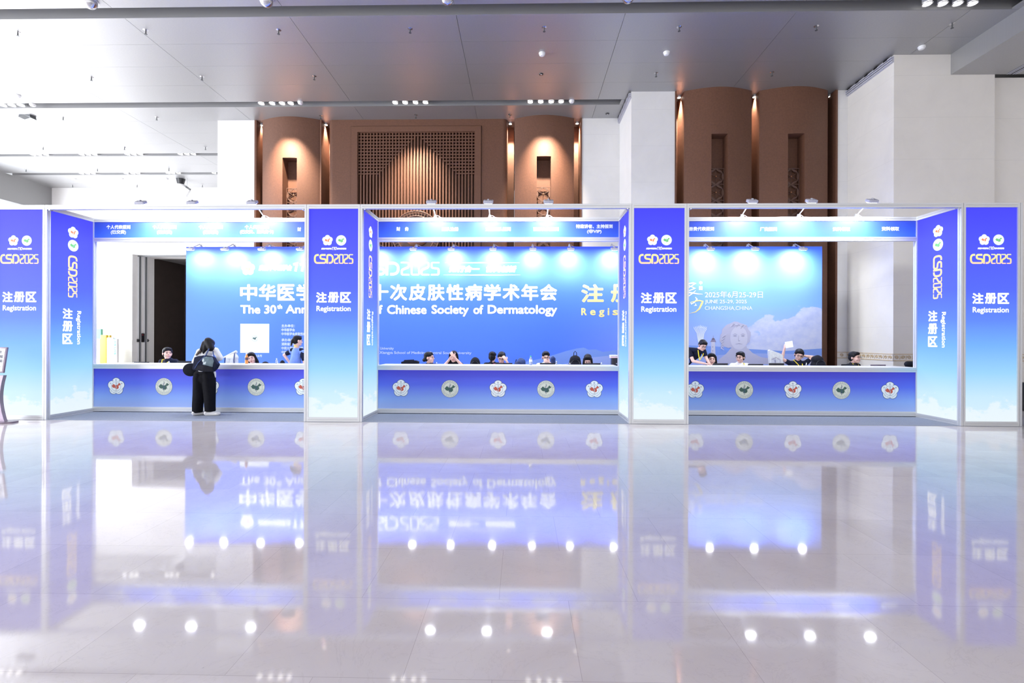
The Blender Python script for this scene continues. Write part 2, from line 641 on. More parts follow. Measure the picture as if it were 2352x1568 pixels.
class Print:
    """flat print laid on a face: origin O, right U, up V, outward N"""

    def __init__(s, O, U, V=(0, 0, 1)):
        s.O, s.U, s.V = Vector(O), Vector(U).normalized(), Vector(V).normalized()
        s.N = s.U.cross(s.V)
        s.mb = MB()
        s.k = .0012

    def poly(s, pts, m, lift=0):
        vs = [s.O + s.U * p[0] + s.V * p[1] + s.N * (s.k + lift * .0006) for p in pts]
        s.mb.add(vs, [tuple(range(len(vs)))], m)

    def raw(s, vs, fs, m, lift=0):
        s.mb.add([s.O + s.U * p[0] + s.V * p[1] + s.N * (s.k + lift * .0006) for p in vs], fs, m)

    def text(s, st, u0, u1, v0, v1, m, bold=0., lift=1, rot=0, slant=0.):
        """writing fitted into the box; rot=-90 reads downwards"""
        vs, fs, a0, a1, b0, b1 = glyphs(st)
        cu, cv = (u0 + u1) / 2, (v0 + v1) / 2
        W, H = (u1 - u0, v1 - v0) if rot == 0 else (v1 - v0, u1 - u0)
        W -= 2 * bold
        H -= 2 * bold
        out = []
        for x, y in vs:
            px = ((x - a0) / (a1 - a0) - .5) * W
            py = ((y - b0) / (b1 - b0) - .5) * H
            px += slant * py
            out.append((px, py))
        offs = [(0, 0)]
        if bold:
            offs = [(bold * math.cos(k * PI / 3), bold * math.sin(k * PI / 3)) for k in range(6)] + [(0, 0)]
        for q, (ox, oy) in enumerate(offs):
            r = [(px + ox, py + oy) for px, py in out]
            if rot == -90:
                r = [(py, -px) for px, py in r]
            s.raw([(cu + px, cv + py) for px, py in r], fs, m, lift + q * .12)

    def arc_text(s, chars, cu, cv, rad, a0, a1, size, m, lift=2, inward=False):
        n = len(chars)
        for i, ch in enumerate(chars):
            if ch == ' ':
                continue
            a = R(a0 + (a1 - a0) * (i / (n - 1)))
            vs, fs, x0, x1, y0, y1 = glyphs(ch)
            th = a - PI / 2 if not inward else a + PI / 2
            k = size
            out = []
            for x, y in vs:
                px, py = (x - (x0 + x1) / 2) * k, (y - .36) * k
                out.append((cu + rad * math.cos(a) + px * math.cos(th) - py * math.sin(th),
                            cv + rad * math.sin(a) + px * math.sin(th) + py * math.cos(th)))
            s.raw(out, fs, m, lift)

    def stroke(s, pts, w, m, lift=1, closed=False, widths=None):
        P = [Vector((p[0], p[1])) for p in pts]
        n = len(P)
        L, Rr = [], []
        for i in range(n):
            a = P[i] - P[i - 1] if (i > 0 or closed) else P[1] - P[0]
            b = P[(i + 1) % n] - P[i] if (i < n - 1 or closed) else P[-1] - P[-2]
            a.normalize()
            b.normalize()
            tdir = (a + b)
            if tdir.length < 1e-4:
                tdir = a.copy()
            tdir.normalize()
            nn = Vector((-tdir.y, tdir.x))
            ww = (widths[i] if widths else w) / 2 / max(.55, abs(nn.dot(Vector((-a.y, a.x)))))
            L.append(P[i] + nn * ww)
            Rr.append(P[i] - nn * ww)
        vs = [tuple(p) for p in L + Rr]
        fs = [(i, (i + 1) % n, n + (i + 1) % n, n + i) for i in range(n if closed else n - 1)]
        s.raw(vs, fs, m, lift)

    def disc(s, cu, cv, r, m, lift=1, n=48, a0=0, a1=360):
        s.poly([(cu + r * math.cos(R(a0 + (a1 - a0) * i / n)), cv + r * math.sin(R(a0 + (a1 - a0) * i / n))) for i in range(n)], m, lift)

    def ringl(s, cu, cv, r, w, m, lift=2, n=48, a0=0, a1=360):
        if a1 - a0 >= 360:
            s.stroke([(cu + r * math.cos(2 * PI * i / n), cv + r * math.sin(2 * PI * i / n)) for i in range(n)], w, m, lift, True)
        else:
            s.stroke([(cu + r * math.cos(R(a0 + (a1 - a0) * i / n)), cv + r * math.sin(R(a0 + (a1 - a0) * i / n))) for i in range(n + 1)], w, m, lift)

    def build(s, name, parent):
        return s.mb.build(name, parent)


def flower_pts(cu, cv, r, n=80):
    d, q = .52, .50
    out = []
    for i in range(n):
        a = 2 * PI * i / n + PI / 2
        k = round((a - PI / 2) / (2 * PI / 5))
        ph = a - PI / 2 - k * 2 * PI / 5
        rr = d * math.cos(ph) + math.sqrt(max(0, q * q - (d * math.sin(ph)) ** 2))
        out.append((cu + r * rr * math.cos(a), cv + r * rr * math.sin(a)))
    return out


MAP = [(73.5, 39.4), (76, 40.4), (80, 42), (80.3, 45), (82.5, 45.3), (83, 47.2), (85.5, 47.1), (86, 48.4), (87.8, 49.1), (90.9, 46.9),
       (91, 45.2), (95.4, 44.2), (96.4, 42.7), (101.8, 42.5), (105, 41.6), (109.4, 42.4), (111.9, 43.7), (111.4, 44.4), (113.6, 44.8),
       (117.4, 46.5), (119.9, 46.7), (117.8, 47.9), (115.5, 47.9), (116.7, 49.8), (119.2, 50.1), (120, 52.7), (123.5, 53.5), (126, 52.7),
       (127.5, 49.8), (130.6, 48.8), (134.7, 48.3), (133, 45), (131, 44.8), (130.7, 42.6), (128, 42), (124.4, 40), (121.2, 38.8),
       (121.8, 40.8), (119, 39.2), (117.7, 38.8), (119, 37.2), (122.5, 37.2), (119.3, 35), (121.9, 31.7), (121.9, 29.8), (119.6, 25.8),
       (116.7, 23.4), (113.5, 22.1), (110.5, 21.2), (110.2, 20.3), (109.6, 21.5), (106.7, 22), (105.3, 23.3), (102.1, 22.4),
       (101.1, 21.5), (99.2, 22.1), (97.6, 23.9), (98.7, 27.5), (97, 28.3), (92, 27), (88.9, 27.5), (86, 28), (81.1, 30.1),
       (78.8, 31.3), (78.8, 34.5), (76, 36), (74.4, 37.3)]


def map_pts(cu, cv, w):
    k = w / 61.2
    return [(cu + (x - 104.1) * k, cv + (y - 36.5) * k * 1.2) for x, y in MAP]


def emblem_flower(p, cu, cv, d, M=('lit_white', 'lit_line', 'lit_orange')):
    W, Ln, O = M
    p.poly(flower_pts(cu, cv, d * .50), Ln, 0)
    p.poly(flower_pts(cu, cv, d * .475), W, 1)
    p.ringl(cu, cv, d * .27, d * .012, Ln, 2, 40)
    p.poly(map_pts(cu, cv + .01 * d, d * .54), O, 3)
    p.disc(cu + .115 * d, cv - .15 * d, .012 * d, O, 3, 8)
    p.disc(cu + .035 * d, cv - .20 * d, .012 * d, O, 3, 8)
    p.stroke([(cu, cv + .25 * d), (cu, cv - .22 * d)], d * .022, Ln, 4)
    sn = [(cu + .045 * d * math.sin(i * .75) * (1 - i / 20), cv + (.22 - .026 * i) * d) for i in range(17)]
    p.stroke(sn, d * .026, W, 5)
    p.stroke([(x + .012 * d, y) for x, y in sn], d * .007, Ln, 6)
    p.arc_text('中华医学会', cu, cv, d * .365, 152, 28, d * .10, Ln, 4)
    p.arc_text('CHINESE MEDICAL ASSOCIATION', cu, cv, d * .375, 205, 335, d * .058, Ln, 4, True)
    p.text('1915', cu - .06 * d, cu + .06 * d, cv - .29 * d, cv - .245 * d, Ln, 0, 4)


def emblem_round(p, cu, cv, d, M=('lit_cream', 'lit_line', 'lit_green', 'lit_cream')):
    W, Ln, G, In = M
    p.disc(cu, cv, d * .50, Ln, 0)
    p.disc(cu, cv, d * .485, W, 1)
    p.ringl(cu, cv, d * .36, d * .009, Ln, 2)
    p.disc(cu, cv, d * .355, In, 1.5)
    p.ringl(cu, cv, d * .17, d * .007, Ln, 2, 36)
    p.poly(map_pts(cu, cv, d * .62), G, 3)
    p.disc(cu + .22 * d, cv - .13 * d, .015 * d, G, 3, 8)
    p.disc(cu + .04 * d, cv - .24 * d, .012 * d, G, 3, 8)
    p.stroke([(cu, cv + .31 * d), (cu, cv - .28 * d)], d * .018, Ln, 4)
    sn = [(cu + .055 * d * math.sin(i * .8 + .6) * (1 - i / 22), cv + (.27 - .032 * i) * d) for i in range(17)]
    p.stroke(sn, d * .016, Ln, 5)
    p.arc_text('中华医学会皮肤性病学分会', cu, cv, d * .42, 165, 15, d * .068, Ln, 4)
    p.arc_text('CHINESE SOCIETY OF DERMATOLOGY', cu, cv, d * .425, 195, 345, d * .055, Ln, 4, True)
    p.arc_text('Founded in 1937', cu, cv, d * .325, 235, 305, d * .035, Ln, 4, True)


CSD = [([(.58, .92), (.32, .92), (.16, .84), (.08, .66), (.08, .34), (.16, .16), (.32, .08), (1.32, .08), (1.44, .14), (1.50, .26), (1.46, .40), (1.34, .48),
         (.92, .52), (.80, .60), (.77, .72), (.80, .86), (.92, .92), (1.46, .92)], .19),
       ([(1.66, 0), (1.66, .92), (2.1, .92), (2.28, .82), (2.36, .64), (2.36, .36), (2.28, .17), (2.1, .08), (1.86, .08)], .19)]
CSD_N = {'2': [[(0, .955), (.50, .955), (.50, .62), (.06, .40), (.06, .045), (.54, .045)], [.10, .12, .17, .15, .12, .10]],
         '0': [[(.3, .05), (.06, .05), (.06, .95), (.52, .95), (.52, .05), (.3, .05)], [.12, .13, .13, .13, .13, .12]],
         '5': [[(.54, .955), (.06, .955), (.06, .56), (.50, .50), (.50, .045), (.02, .045)], [.10, .12, .14, .15, .12, .10]]}


def rnd(pts, r, ws=None):
    """round the corners of a polyline"""
    out, ow = [pts[0]], [ws[0] if ws else 0]
    for i in range(1, len(pts) - 1):
        a, b, c = Vector(pts[i - 1]), Vector(pts[i]), Vector(pts[i + 1])
        d1, d2 = (a - b), (c - b)
        q = min(r, d1.length * .48, d2.length * .48)
        p0, p1 = b + d1.normalized() * q, b + d2.normalized() * q
        for k in range(5):
            f = k / 4
            out.append(tuple(p0 * (1 - f) ** 2 + b * 2 * f * (1 - f) + p1 * f * f))
            ow.append((ws[i - 1] * (1 - f) + ws[i] * f) if ws else 0)
    out.append(pts[-1])
    ow.append(ws[-1] if ws else 0)
    return out, ow


def csd_logo(p, u0, u1, v0, v1, m, rot=0, m2=None):
    m2 = m2 or m
    tot = 4.96

    def T(x, y):
        if rot == 0:
            return (u0 + (u1 - u0) * x / tot, v0 + (v1 - v0) * y)
        return (u0 + (u1 - u0) * y, v1 - (v1 - v0) * x / tot)
    k = (v1 - v0) if rot == 0 else (u1 - u0)
    for pts, w in CSD:
        p.stroke([T(*q) for q in rnd(pts, .16)[0]], w * k, m, 1)
    for j, ch in enumerate('2025'):
        pts, ws = CSD_N[ch]
        x0 = 2.52 + j * .62
        pts, ws = rnd(pts, .11, ws)
        p.stroke([T(x0 + q[0], q[1]) for q in pts], .1 * k, m2, 1, widths=[w * k for w in ws])


# ------------------------------------------------------------ the hall
HC = 8.5
XL, XR, YB = -21.9, 14.5, -13.0
mb = MB()
mb.box(XL - .3, XR + .3, YB, 15.5, -.12, 0, 'marble')
mb.box(XL - .3, -5, 15.5, 24, -.12, 0, 'marble')
structure(mb, 'floor')

# ceiling: separate metal panels with fine joints, four lighting slots
slots = []
for (a, b, x0p) in (((1040, 10), (1040, 34.9), None), ((1300, 228.9), (1300, 241.3), None), ((331, 352.5), (331, 358.5), None), ((331, 396.3), (331, 401.6), None)):
    slots.append((atz(a[0], a[1], HC).y, atz(b[0], b[1], HC).y))
YW1 = at(600, 276, 0)  # placeholder, replaced below
Y_A = atz(560, 276.3, HC).y      # centre bay wall plane
Y_B = atz(1550, 209.8, HC).y     # right bay wall plane
Y_C = atz(2150, 125.2, HC).y     # far right wall plane
Y_D = atz(300, 431.0, HC).y      # far left back wall plane
x_cA0, x_cA1 = at(500, 300, Y_A).x, at(1424, 300, Y_A).x
x_pB0, x_pB1 = at(1450, 300, Y_B).x, at(1946, 300, Y_B).x
x_pC0, x_soff = at(2053, 300, Y_C).x, at(2183.6, 150, Y_C).x
z_soff = at(2183.6, 171.6, Y_C).z
print('planes', Y_A, Y_B, Y_C, Y_D, slots, x_cA0, x_cA1, x_pB0, x_pB1, x_pC0, x_soff, z_soff)
mb = MB()
edges_y = [YB]
for a, b in slots:
    edges_y += [a, b]
edges_y.append(Y_D + 1.6)
G = .004
for i in range(0, len(edges_y), 2):
    ya, yb = edges_y[i], edges_y[i + 1]
    nr = max(1, round((yb - ya) / 1.02))
    for r_ in range(nr):
        y0, y1 = ya + (yb - ya) * r_ / nr, ya + (yb - ya) * (r_ + 1) / nr
        xs = [XL] + [-1.43 + 3.62 * k for k in range(-5, 5)] + [XR]
        for x0, x1 in zip(xs, xs[1:]):
            if x1 - x0 < .1:
                continue
            if y0 > Y_A + .6 and x0 > -9:
                continue
            mb.box(x0 + G, x1 - G, y0 + (G * .5 if r_ else 0), y1 - (G * .5 if r_ < nr - 1 else 0), HC, HC + .03, 'ceiling_panel')
x_send = [x_soff - .15, at(1428, 235, slots[1][0]).x, x_cA0 + .4, x_cA0 + .4]
for (a, b), xe in zip(slots, x_send):
    # slot: side faces and lid; the slot stops short of the wall
    mb.box(XL, XR, a, a + .015, HC + .03, HC + .45, 'slot_metal')
    mb.box(XL, XR, b - .015, b, HC, HC + .45, 'slot_metal')
    mb.box(XL, XR, a + .015, b - .015, HC + .43, HC + .45, 'slot_metal')
    mb.box(xe, XR, a + .015, b - .015, HC, HC + .03, 'ceiling_panel')
mb.box(XL, XR, YB, 15.4, HC + .46, HC + .5, 'ceiling_gap')
structure(mb, 'ceiling')

# dropped soffit on the right
mb = MB()
mb.box(x_soff, XR, YB, Y_C, z_soff, HC + .02, 'ceiling_panel')
structure(mb, 'ceiling_soffit')

# walls
mb = MB()
mb.box(x_cA0, at(585.5, 300, Y_A).x, Y_A, Y_A + 1.4, 0, HC, 'white_stone')
structure(mb, 'wall_centre_left_pier')
mb = MB()
mb.box(at(1336.5, 300, Y_A).x, x_cA1 + .05, Y_A, Y_A + 1.4, 0, HC, 'white_stone')
structure(mb, 'wall_centre_right_pier')
mb = MB()
xb0 = at(1550, 300, Y_B).x
mb.box(x_pB0, xb0, Y_B, Y_A + 1.4, 0, HC, 'white_stone')
structure(mb, 'wall_right_bay_pier')
mb = MB()
xb1 = at(1922.5, 300, Y_B).x
mb.box(xb1, x_pC0 + .02, Y_B, Y_B + 1.4, 0, HC, 'white_stone')
structure(mb, 'wall_right_bay_end')
mb = MB()
mb.box(x_pC0, x_soff, Y_C, Y_B + 1.4, 0, HC, 'cream_stone')
xst = at(2284.6, 300, Y_C).x
mb.box(x_soff, xst, Y_C, Y_B + 1.4, 0, z_soff, 'cream_stone')
mb.box(xst, XR, Y_C + .10, Y_B + 1.4, 0, z_soff - .03, 'cream_stone')
structure(mb, 'wall_far_right')
mb = MB()
mb.box(XR, XR + .3, YB, Y_B + 1.4, 0, HC, 'cream_stone')
structure(mb, 'wall_right')

# ornamental band along the stone walls on the right
mb = MB()
zb0, zb1 = 1.04, 1.21


def band(p0, p1):
    p0, p1 = Vector(p0), Vector(p1)
    d = (p1 - p0).normalized()
    nrm = Vector((d.y, -d.x, 0))
    L = (p1 - p0).length
    a, b = p0 + nrm * .006, p1 + nrm * .006
    mb.add([a + Vector((0, 0, zb0)), b + Vector((0, 0, zb0)), b + Vector((0, 0, zb1)), a + Vector((0, 0, zb1))], [(0, 1, 2, 3)], 'cream_stone')
    for zz in (zb0, zb1 - .014):
        q = [a + Vector((0, 0, zz)), b + Vector((0, 0, zz)), b + Vector((0, 0, zz + .014)), a + Vector((0, 0, zz + .014))]
        mb.add(q + [v + nrm * .008 for v in q], [(4, 5, 6, 7), (3, 2, 6, 7), (0, 4, 5, 1)], 'gold_relief')
    n = max(1, int(L / .15))
    for i in range(n):
        c = a + d * (L * (i + .5) / n) + Vector((0, 0, (zb0 + zb1) / 2)) + nrm * .006
        pts = []
        for k in range(22):
            an = k * .52
            rr = .05 * (1 - k / 26)
            pts.append(c + d * (rr * math.cos(an) * (1 if i % 2 else -1)) + Vector((0, 0, rr * math.sin(an))))
        mb.tube(pts, .006, 'gold_relief', 5)
        e = c + d * (L / n * .5)
        mb.tube([e + Vector((0, 0, -.05)), e + d * .01, e + Vector((0, 0, .05))], .005, 'gold_relief', 5)


band((xb1, Y_B, 0), (x_pB1, Y_B, 0))
band((x_pC0, Y_B, 0), (x_pC0, Y_C, 0))
band((x_pC0, Y_C, 0), (xst, Y_C, 0))
band((xst, Y_C + .10, 0), (XR, Y_C + .10, 0))
o = mb.build('trim_1')
o['kind'] = 'structure'

# the three stone return faces beside the bays: white cable rails below the ceiling
for nm, xx, ya, yb, lab in (('cable_rail', x_pB0, Y_B, Y_A, 'white cable rail under the ceiling beside the middle brown wall'),
                            ('cable_rail', x_pC0, Y_C, Y_B, 'white cable rail with black clips under the ceiling near the right corner')):
    e = thing(nm, lab, 'rail', (xx, ya, HC - .15))
    mb = MB()
    for q in (0, .05, .10):
        mb.box(xx - .05 - q * .2, xx - .012, ya, yb, HC - .17 + q, HC - .14 + q, 'white_metal')
    mb.box(xx - .012, xx, ya, yb, HC - .18, HC - .02, 'white_metal')
    mb.build('channel', e)
    for k in range(5):
        yy = ya + (yb - ya) * (k + .4) / 5
        MB().box(xx - .075, xx - .02, yy, yy + .12, HC - .055, HC - .012, 'black_plastic').build('clip', e)

# left side: window wall under a grey bulkhead
mb = MB()
zw = 7.35
mb.box(XL - .3, XL, YB, Y_D + 1.2, zw, HC, 'grey_paint')
mb.box(XL - .3, XL, YB, Y_D + 1.2, 0, .25, 'grey_paint')
structure(mb, 'wall_left')
mb = MB()
mb.box(XL - .10, XL - .08, YB, Y_D + 1.2, .25, zw, 'window_glow')
yy = YB
while yy < Y_D + 1.2:
    mb.box(XL - .08, XL - .02, yy, yy + .07, .25, zw, 'alu')
    yy += 1.6
for z_ in (.25, 2.6, 4.9, zw - .08):
    mb.box(XL - .08, XL - .02, YB, Y_D + 1.2, z_, z_ + .08, 'alu')
mb.box(XL - .02, XL + .02, YB, Y_D, zw - .16, zw, 'alu')
structure(mb, 'window_1')

# far left back wall with its tall opening
xd0 = at(304, 600, Y_D).x
zd = at(400, 583.8, Y_D).z
xd1 = xd0 + 5.2
RV = 1.35
mb = MB()
mb.box(XL, xd0, Y_D, Y_D + RV, 0, HC, 'white_stone')
mb.box(xd0, xd1, Y_D, Y_D + RV, zd, HC, 'white_stone')
mb.box(xd1, -5, Y_D, Y_D + RV, 0, HC, 'white_stone')
structure(mb, 'wall_back_left')
mb = MB()
tr = [(xd0 - .001, 317.3, 321.5), (xd0, 331.3, 335.2)]
for _, a, b in tr:
    ya = atx(a, 650, xd0).y
    yb = atx(b, 650, xd0).y
    mb.box(xd0, xd0 + .03, ya, yb, 0, zd, 'alu_dark')
    mb.box(xd0, xd0 + .06, ya - .02, ya, 0, zd, 'alu')
    mb.box(xd0, xd0 + .06, yb, yb + .02, 0, zd, 'alu')
mb.box(xd0, xd1, atx(316, 650, xd0).y, atx(317.5, 650, xd0).y, zd - .05, zd + .001, 'alu_dark')
structure(mb, 'trim_2')
e = thing('shutter_control', 'small dark control box with a red light between the shutter tracks', 'control box', (xd0, atx(325, 776, xd0).y, 1.4))
yb_ = atx(325, 776, xd0).y
MB().bbox(xd0, xd0 + .06, yb_ - .09, yb_ + .12, 1.33, 1.75, 'black_plastic', .01).build('housing', e)
MB().cyl((xd0 + .06, yb_, 1.68), (xd0 + .07, yb_, 1.68), .03, m='red_button').build('indicator', e)
for a, lab in ((315, 'left'), (336.5, 'right')):
    yy = atx(a, 781, xd0).y
    e = thing('latch', 'small black latch on the %s shutter track of the tall doorway' % ('outer' if lab == 'left' else 'inner'), 'latch', (xd0 + .03, yy, 1.4))
    MB().bbox(xd0, xd0 + .08, yy - .03, yy + .03, 1.34, 1.48, 'black_plastic', .008).build('plate', e)
    MB().cyl((xd0 + .08, yy, 1.41), (xd0 + .13, yy, 1.41), .02, m='black_plastic').build('knob', e)
# lobby beyond the opening
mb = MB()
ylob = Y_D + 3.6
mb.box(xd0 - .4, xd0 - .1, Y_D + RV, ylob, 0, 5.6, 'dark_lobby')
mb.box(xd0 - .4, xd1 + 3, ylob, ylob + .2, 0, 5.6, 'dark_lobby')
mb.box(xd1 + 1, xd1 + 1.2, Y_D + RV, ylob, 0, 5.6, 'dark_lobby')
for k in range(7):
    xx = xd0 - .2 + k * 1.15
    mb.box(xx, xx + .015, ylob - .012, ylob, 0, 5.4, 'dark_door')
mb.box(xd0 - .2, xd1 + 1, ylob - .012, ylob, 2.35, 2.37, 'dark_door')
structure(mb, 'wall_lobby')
mb = MB()
mb.box(xd0 - .4, xd1 + 1, Y_D + RV, ylob, zd + .05, zd + .2, 'lobby_ceiling')
mb.box(xd0 + 1, xd1, Y_D + RV + .8, Y_D + RV + .95, zd + .03, zd + .05, 'alu')
structure(mb, 'ceiling_lobby')
e = MB().box(xd0 - .1, xd0 + 1.0, ylob - .05, ylob - .013, 0, 2.3, 'dark_door').build('door_1')
e['kind'] = 'structure'
MB().bbox(xd0 + .88, xd0 + .94, ylob - .09, ylob - .05, .95, 1.25, 'chrome', .01).build('handle', e)
for (px, py, w_, h_, nm, lab, mt) in ((408, 752, .35, .95, 'wall_plaque', 'dark framed notice panel on the brown lobby wall', 'ink_dark'),):
    p = at(px, py, ylob - .03)
    e = thing(nm, lab, 'notice panel', (p.x, ylob - .02, p.z))
    MB().bbox(p.x - w_ / 2, p.x + w_ / 2, ylob - .05, ylob - .013, p.z - h_ / 2, p.z + h_ / 2, mt, .01).build('board', e)
    MB().box(p.x - .11, p.x + .11, ylob - .055, ylob - .05, p.z - .2, p.z + .25, 'dark_lobby').build('sheet', e)
p = at(379, 793, ylob - .6)
e = thing('call_box', 'small grey call box on a thin dark post in the lobby', 'call box', (p.x, p.y, 0))
MB().cyl((p.x, p.y, 0), (p.x, p.y, p.z - .1), .04, m='black_plastic').build('post', e)
MB().bbox(p.x - .1, p.x + .1, p.y - .05, p.y + .05, p.z - .16, p.z + .14, 'grey_lilac_metal', .02).build('box', e)

# tall book-shaped boards by the far wall, seen left of the doorway
yk = 12.2


def board(x0, x1, ytop, mt, name, lab, txt=None, dy=0.):
    a, b, c = at(x0, ytop, yk + dy), at(x1, ytop, yk + dy), at(x1, 833, yk)
    e = thing(name, lab, 'display board', ((a.x + b.x) / 2, yk + dy, 0), 'tall boards by the far wall')
    MB().bbox(a.x, b.x, yk + dy, yk + dy + .11, 0, a.z, mt, .015).build('box_body', e)
    if txt:
        p = Print(((a.x + b.x) / 2, yk + dy, 0), (1, 0, 0))
        w = (b.x - a.x) * .32
        for zc in (1.36, .98):
            p.text(txt, -w, w, zc - .20, zc + .16, 'board_blue', .012, 1, -90)
        p.text('皮肤', -.05, .05, .5, .75, 'ink_line', 0, 1, -90)
        p.build('lettering', e)
    else:
        p = Print(((a.x + b.x) / 2, yk + dy, 0), (1, 0, 0))
        for k in range(3):
            p.stroke([(-(b.x - a.x) * .3, .25 + k * .06), ((b.x - a.x) * .3, .25 + k * .06)], .012, 'ink_gold', 1)
        p.build('printed_lines', e)
    return e


board(218, 232, 755, 'board_green', 'display_board', 'pale green board standing behind the white one at the far left', dy=.4)
board(214, 229.5, 778, 'white_plastic', 'display_board', 'white board at the left end of the row by the far wall')
board(230.5, 244, 769, 'board_yellow', 'display_board', 'tall yellow board in the row by the far wall')
board(245, 252, 769.5, 'board_yellow', 'display_board', 'narrow yellow board behind the plain white one', dy=.5)
board(245.5, 259.5, 775, 'white_plastic', 'display_board', 'plain white board between the yellow board and the blue lettered one')
board(260.5, 268.5, 778, 'white_plastic', 'display_board', 'narrow white board with blue capital letters', 'UIS')


# ------------------------------------------------------------ brown feature walls
def arc_front(x0, x1, y, bulge, n=14):
    out = []
    for i in range(n + 1):
        f = i / n
        out.append((x0 + (x1 - x0) * f, y - bulge * math.sin(PI * f) ** .9))
    return out


def brown_pilaster(mb, x0, x1, y, sl0, sl1, zslot, bulge, back):
    """curved pilaster with a tall dark recess in its middle"""
    F = arc_front(x0, x1, y, bulge, 28)

    def fy(x):
        f = (x - x0) / (x1 - x0)
        return y - bulge * math.sin(PI * f) ** .9
    left = [p for p in F if p[0] < sl0] + [(sl0, fy(sl0))]
    right = [(sl1, fy(sl1))] + [p for p in F if p[0] > sl1]
    mid = [(sl0, fy(sl0))] + [p for p in F if sl0 < p[0] < sl1] + [(sl1, fy(sl1))]
    yb = back
    mb.prism(left + [(sl0, yb), (x0, yb)], 0, HC, 'brown_wall')
    mb.prism(right + [(x1, yb), (sl1, yb)], 0, HC, 'brown_wall')
    mb.prism(mid + [(sl1, yb), (sl0, yb)], zslot, HC, 'brown_wall')
    mb.box(sl0, sl1, y + .12, yb, 0, zslot, 'brown_wall')


def fret(xa, xb, y, ztop, zbot, lab):
    """pierced discs, one above another, in the recess of a pilaster"""
    e = thing('fretwork_screen', lab, 'screen', ((xa + xb) / 2, y, 0), 'pierced screens in the brown pilasters')
    r = (xb - xa) / 2 - .01
    cx = (xa + xb) / 2
    z = ztop
    fr = MB()
    fr.box(xa, xa + .012, y - .02, y + .03, zbot, ztop, 'brown_relief')
    fr.box(xb - .012, xb, y - .02, y + .03, zbot, ztop, 'brown_relief')
    fr.build('frame', e)
    while z - 2 * r > zbot - .1:
        d = MB()
        cz = z - r - .015
        d.box(xa, xb, y - .012, y + .02, z - .012, z + .008, 'brown_relief')
        d.tube([(cx + r * math.cos(2 * PI * k / 28), y, cz + r * math.sin(2 * PI * k / 28)) for k in range(28)], .012, 'brown_relief', 6, True)
        for k in range(6):
            a = PI / 2 + k * PI / 3
            d.tube([(cx, y - .005, cz), (cx + r * math.cos(a), y, cz + r * math.sin(a))], .007, 'brown_relief', 5)
            a2 = a + PI / 3
            A = Vector((cx + r * math.cos(a), y, cz + r * math.sin(a)))
            B = Vector((cx + r * math.cos(a2), y, cz + r * math.sin(a2)))
            mid = Vector((cx + r * .62 * math.cos(a + PI / 6), y, cz + r * .62 * math.sin(a + PI / 6)))
            inner, outer = [], []
            for j in range(9):
                f = j / 8
                inner.append(A * (1 - f) ** 2 + mid * 2 * f * (1 - f) * 1.0 + B * f * f)
                an = a + (a2 - a) * f
                outer.append(Vector((cx + r * math.cos(an), y, cz + r * math.sin(an))))
            vs = inner + outer
            vs = [v + Vector((0, -.008, 0)) for v in vs] + [v + Vector((0, .012, 0)) for v in vs]
            fs = [(j, j + 1, 9 + j + 1, 9 + j) for j in range(8)] + [(j, j + 1, 18 + j + 1, 18 + j) for j in range(8)]
            d.add(vs, fs, 'brown_relief')
        d.ell((cx, y - .02, cz), (.03, .025, .03), 'bronze')
        d.build('disc', e)
        z -= 2 * r + .02
    return e


def niche_light(x, y, side):
    e = thing('niche_downlight', side, 'downlight', (x, y, HC), 'downlights at the tops of the wall niches')
    MB().lathe((x, y, HC - .05), [(.055, 0), (.06, .05)], 'alu', 16).build('ring', e)
    MB().lathe((x, y, HC - .056), [(.045, 0), (.045, .006)], 'niche_glow', 16).build('lens', e)
    l = bpy.data.lights.new('niche_lamp', 'SPOT')
    l.energy, l.spot_size, l.spot_blend, l.shadow_soft_size = 1100, R(64), .8, .03
    l.color = (1, .80, .60)
    lo = bpy.data.objects.new('niche_lamp', l)
    COL.objects.link(lo)
    lo.parent = e
    lo.location = (0, 0, -.07)
    lo.rotation_euler = (R(10), 0, 0)
    return e


BK = 1.4
mb = MB()
ya = Y_A
X = lambda px, Y=Y_A: at(px, 330, Y).x
XF = lambda px: at(px, 330, Y_A - .25).x
XG = lambda px: at(px, 330, Y_B - .23).x
NB = .62   # niche depth
segs = [(585.5, 590.5)]
mb.box(X(585.5), X(590), ya - .03, ya + BK, 0, HC, 'brown_wall')
mb.box(X(590), X(603), ya + NB, ya + BK, 0, HC, 'brown_wall')
brown_pilaster(mb, X(603), X(736), ya, XF(649), XF(681.5), at(665, 362, ya - .25).z, .26, ya + BK)
mb.box(X(736), X(739), ya - .03, ya + BK, 0, HC, 'brown_wall')
mb.box(X(739), X(754), ya + NB, ya + BK, 0, HC, 'brown_wall')
mb.box(X(736), X(1168), ya + NB + .15, ya + BK, 0, HC, 'brown_wall')
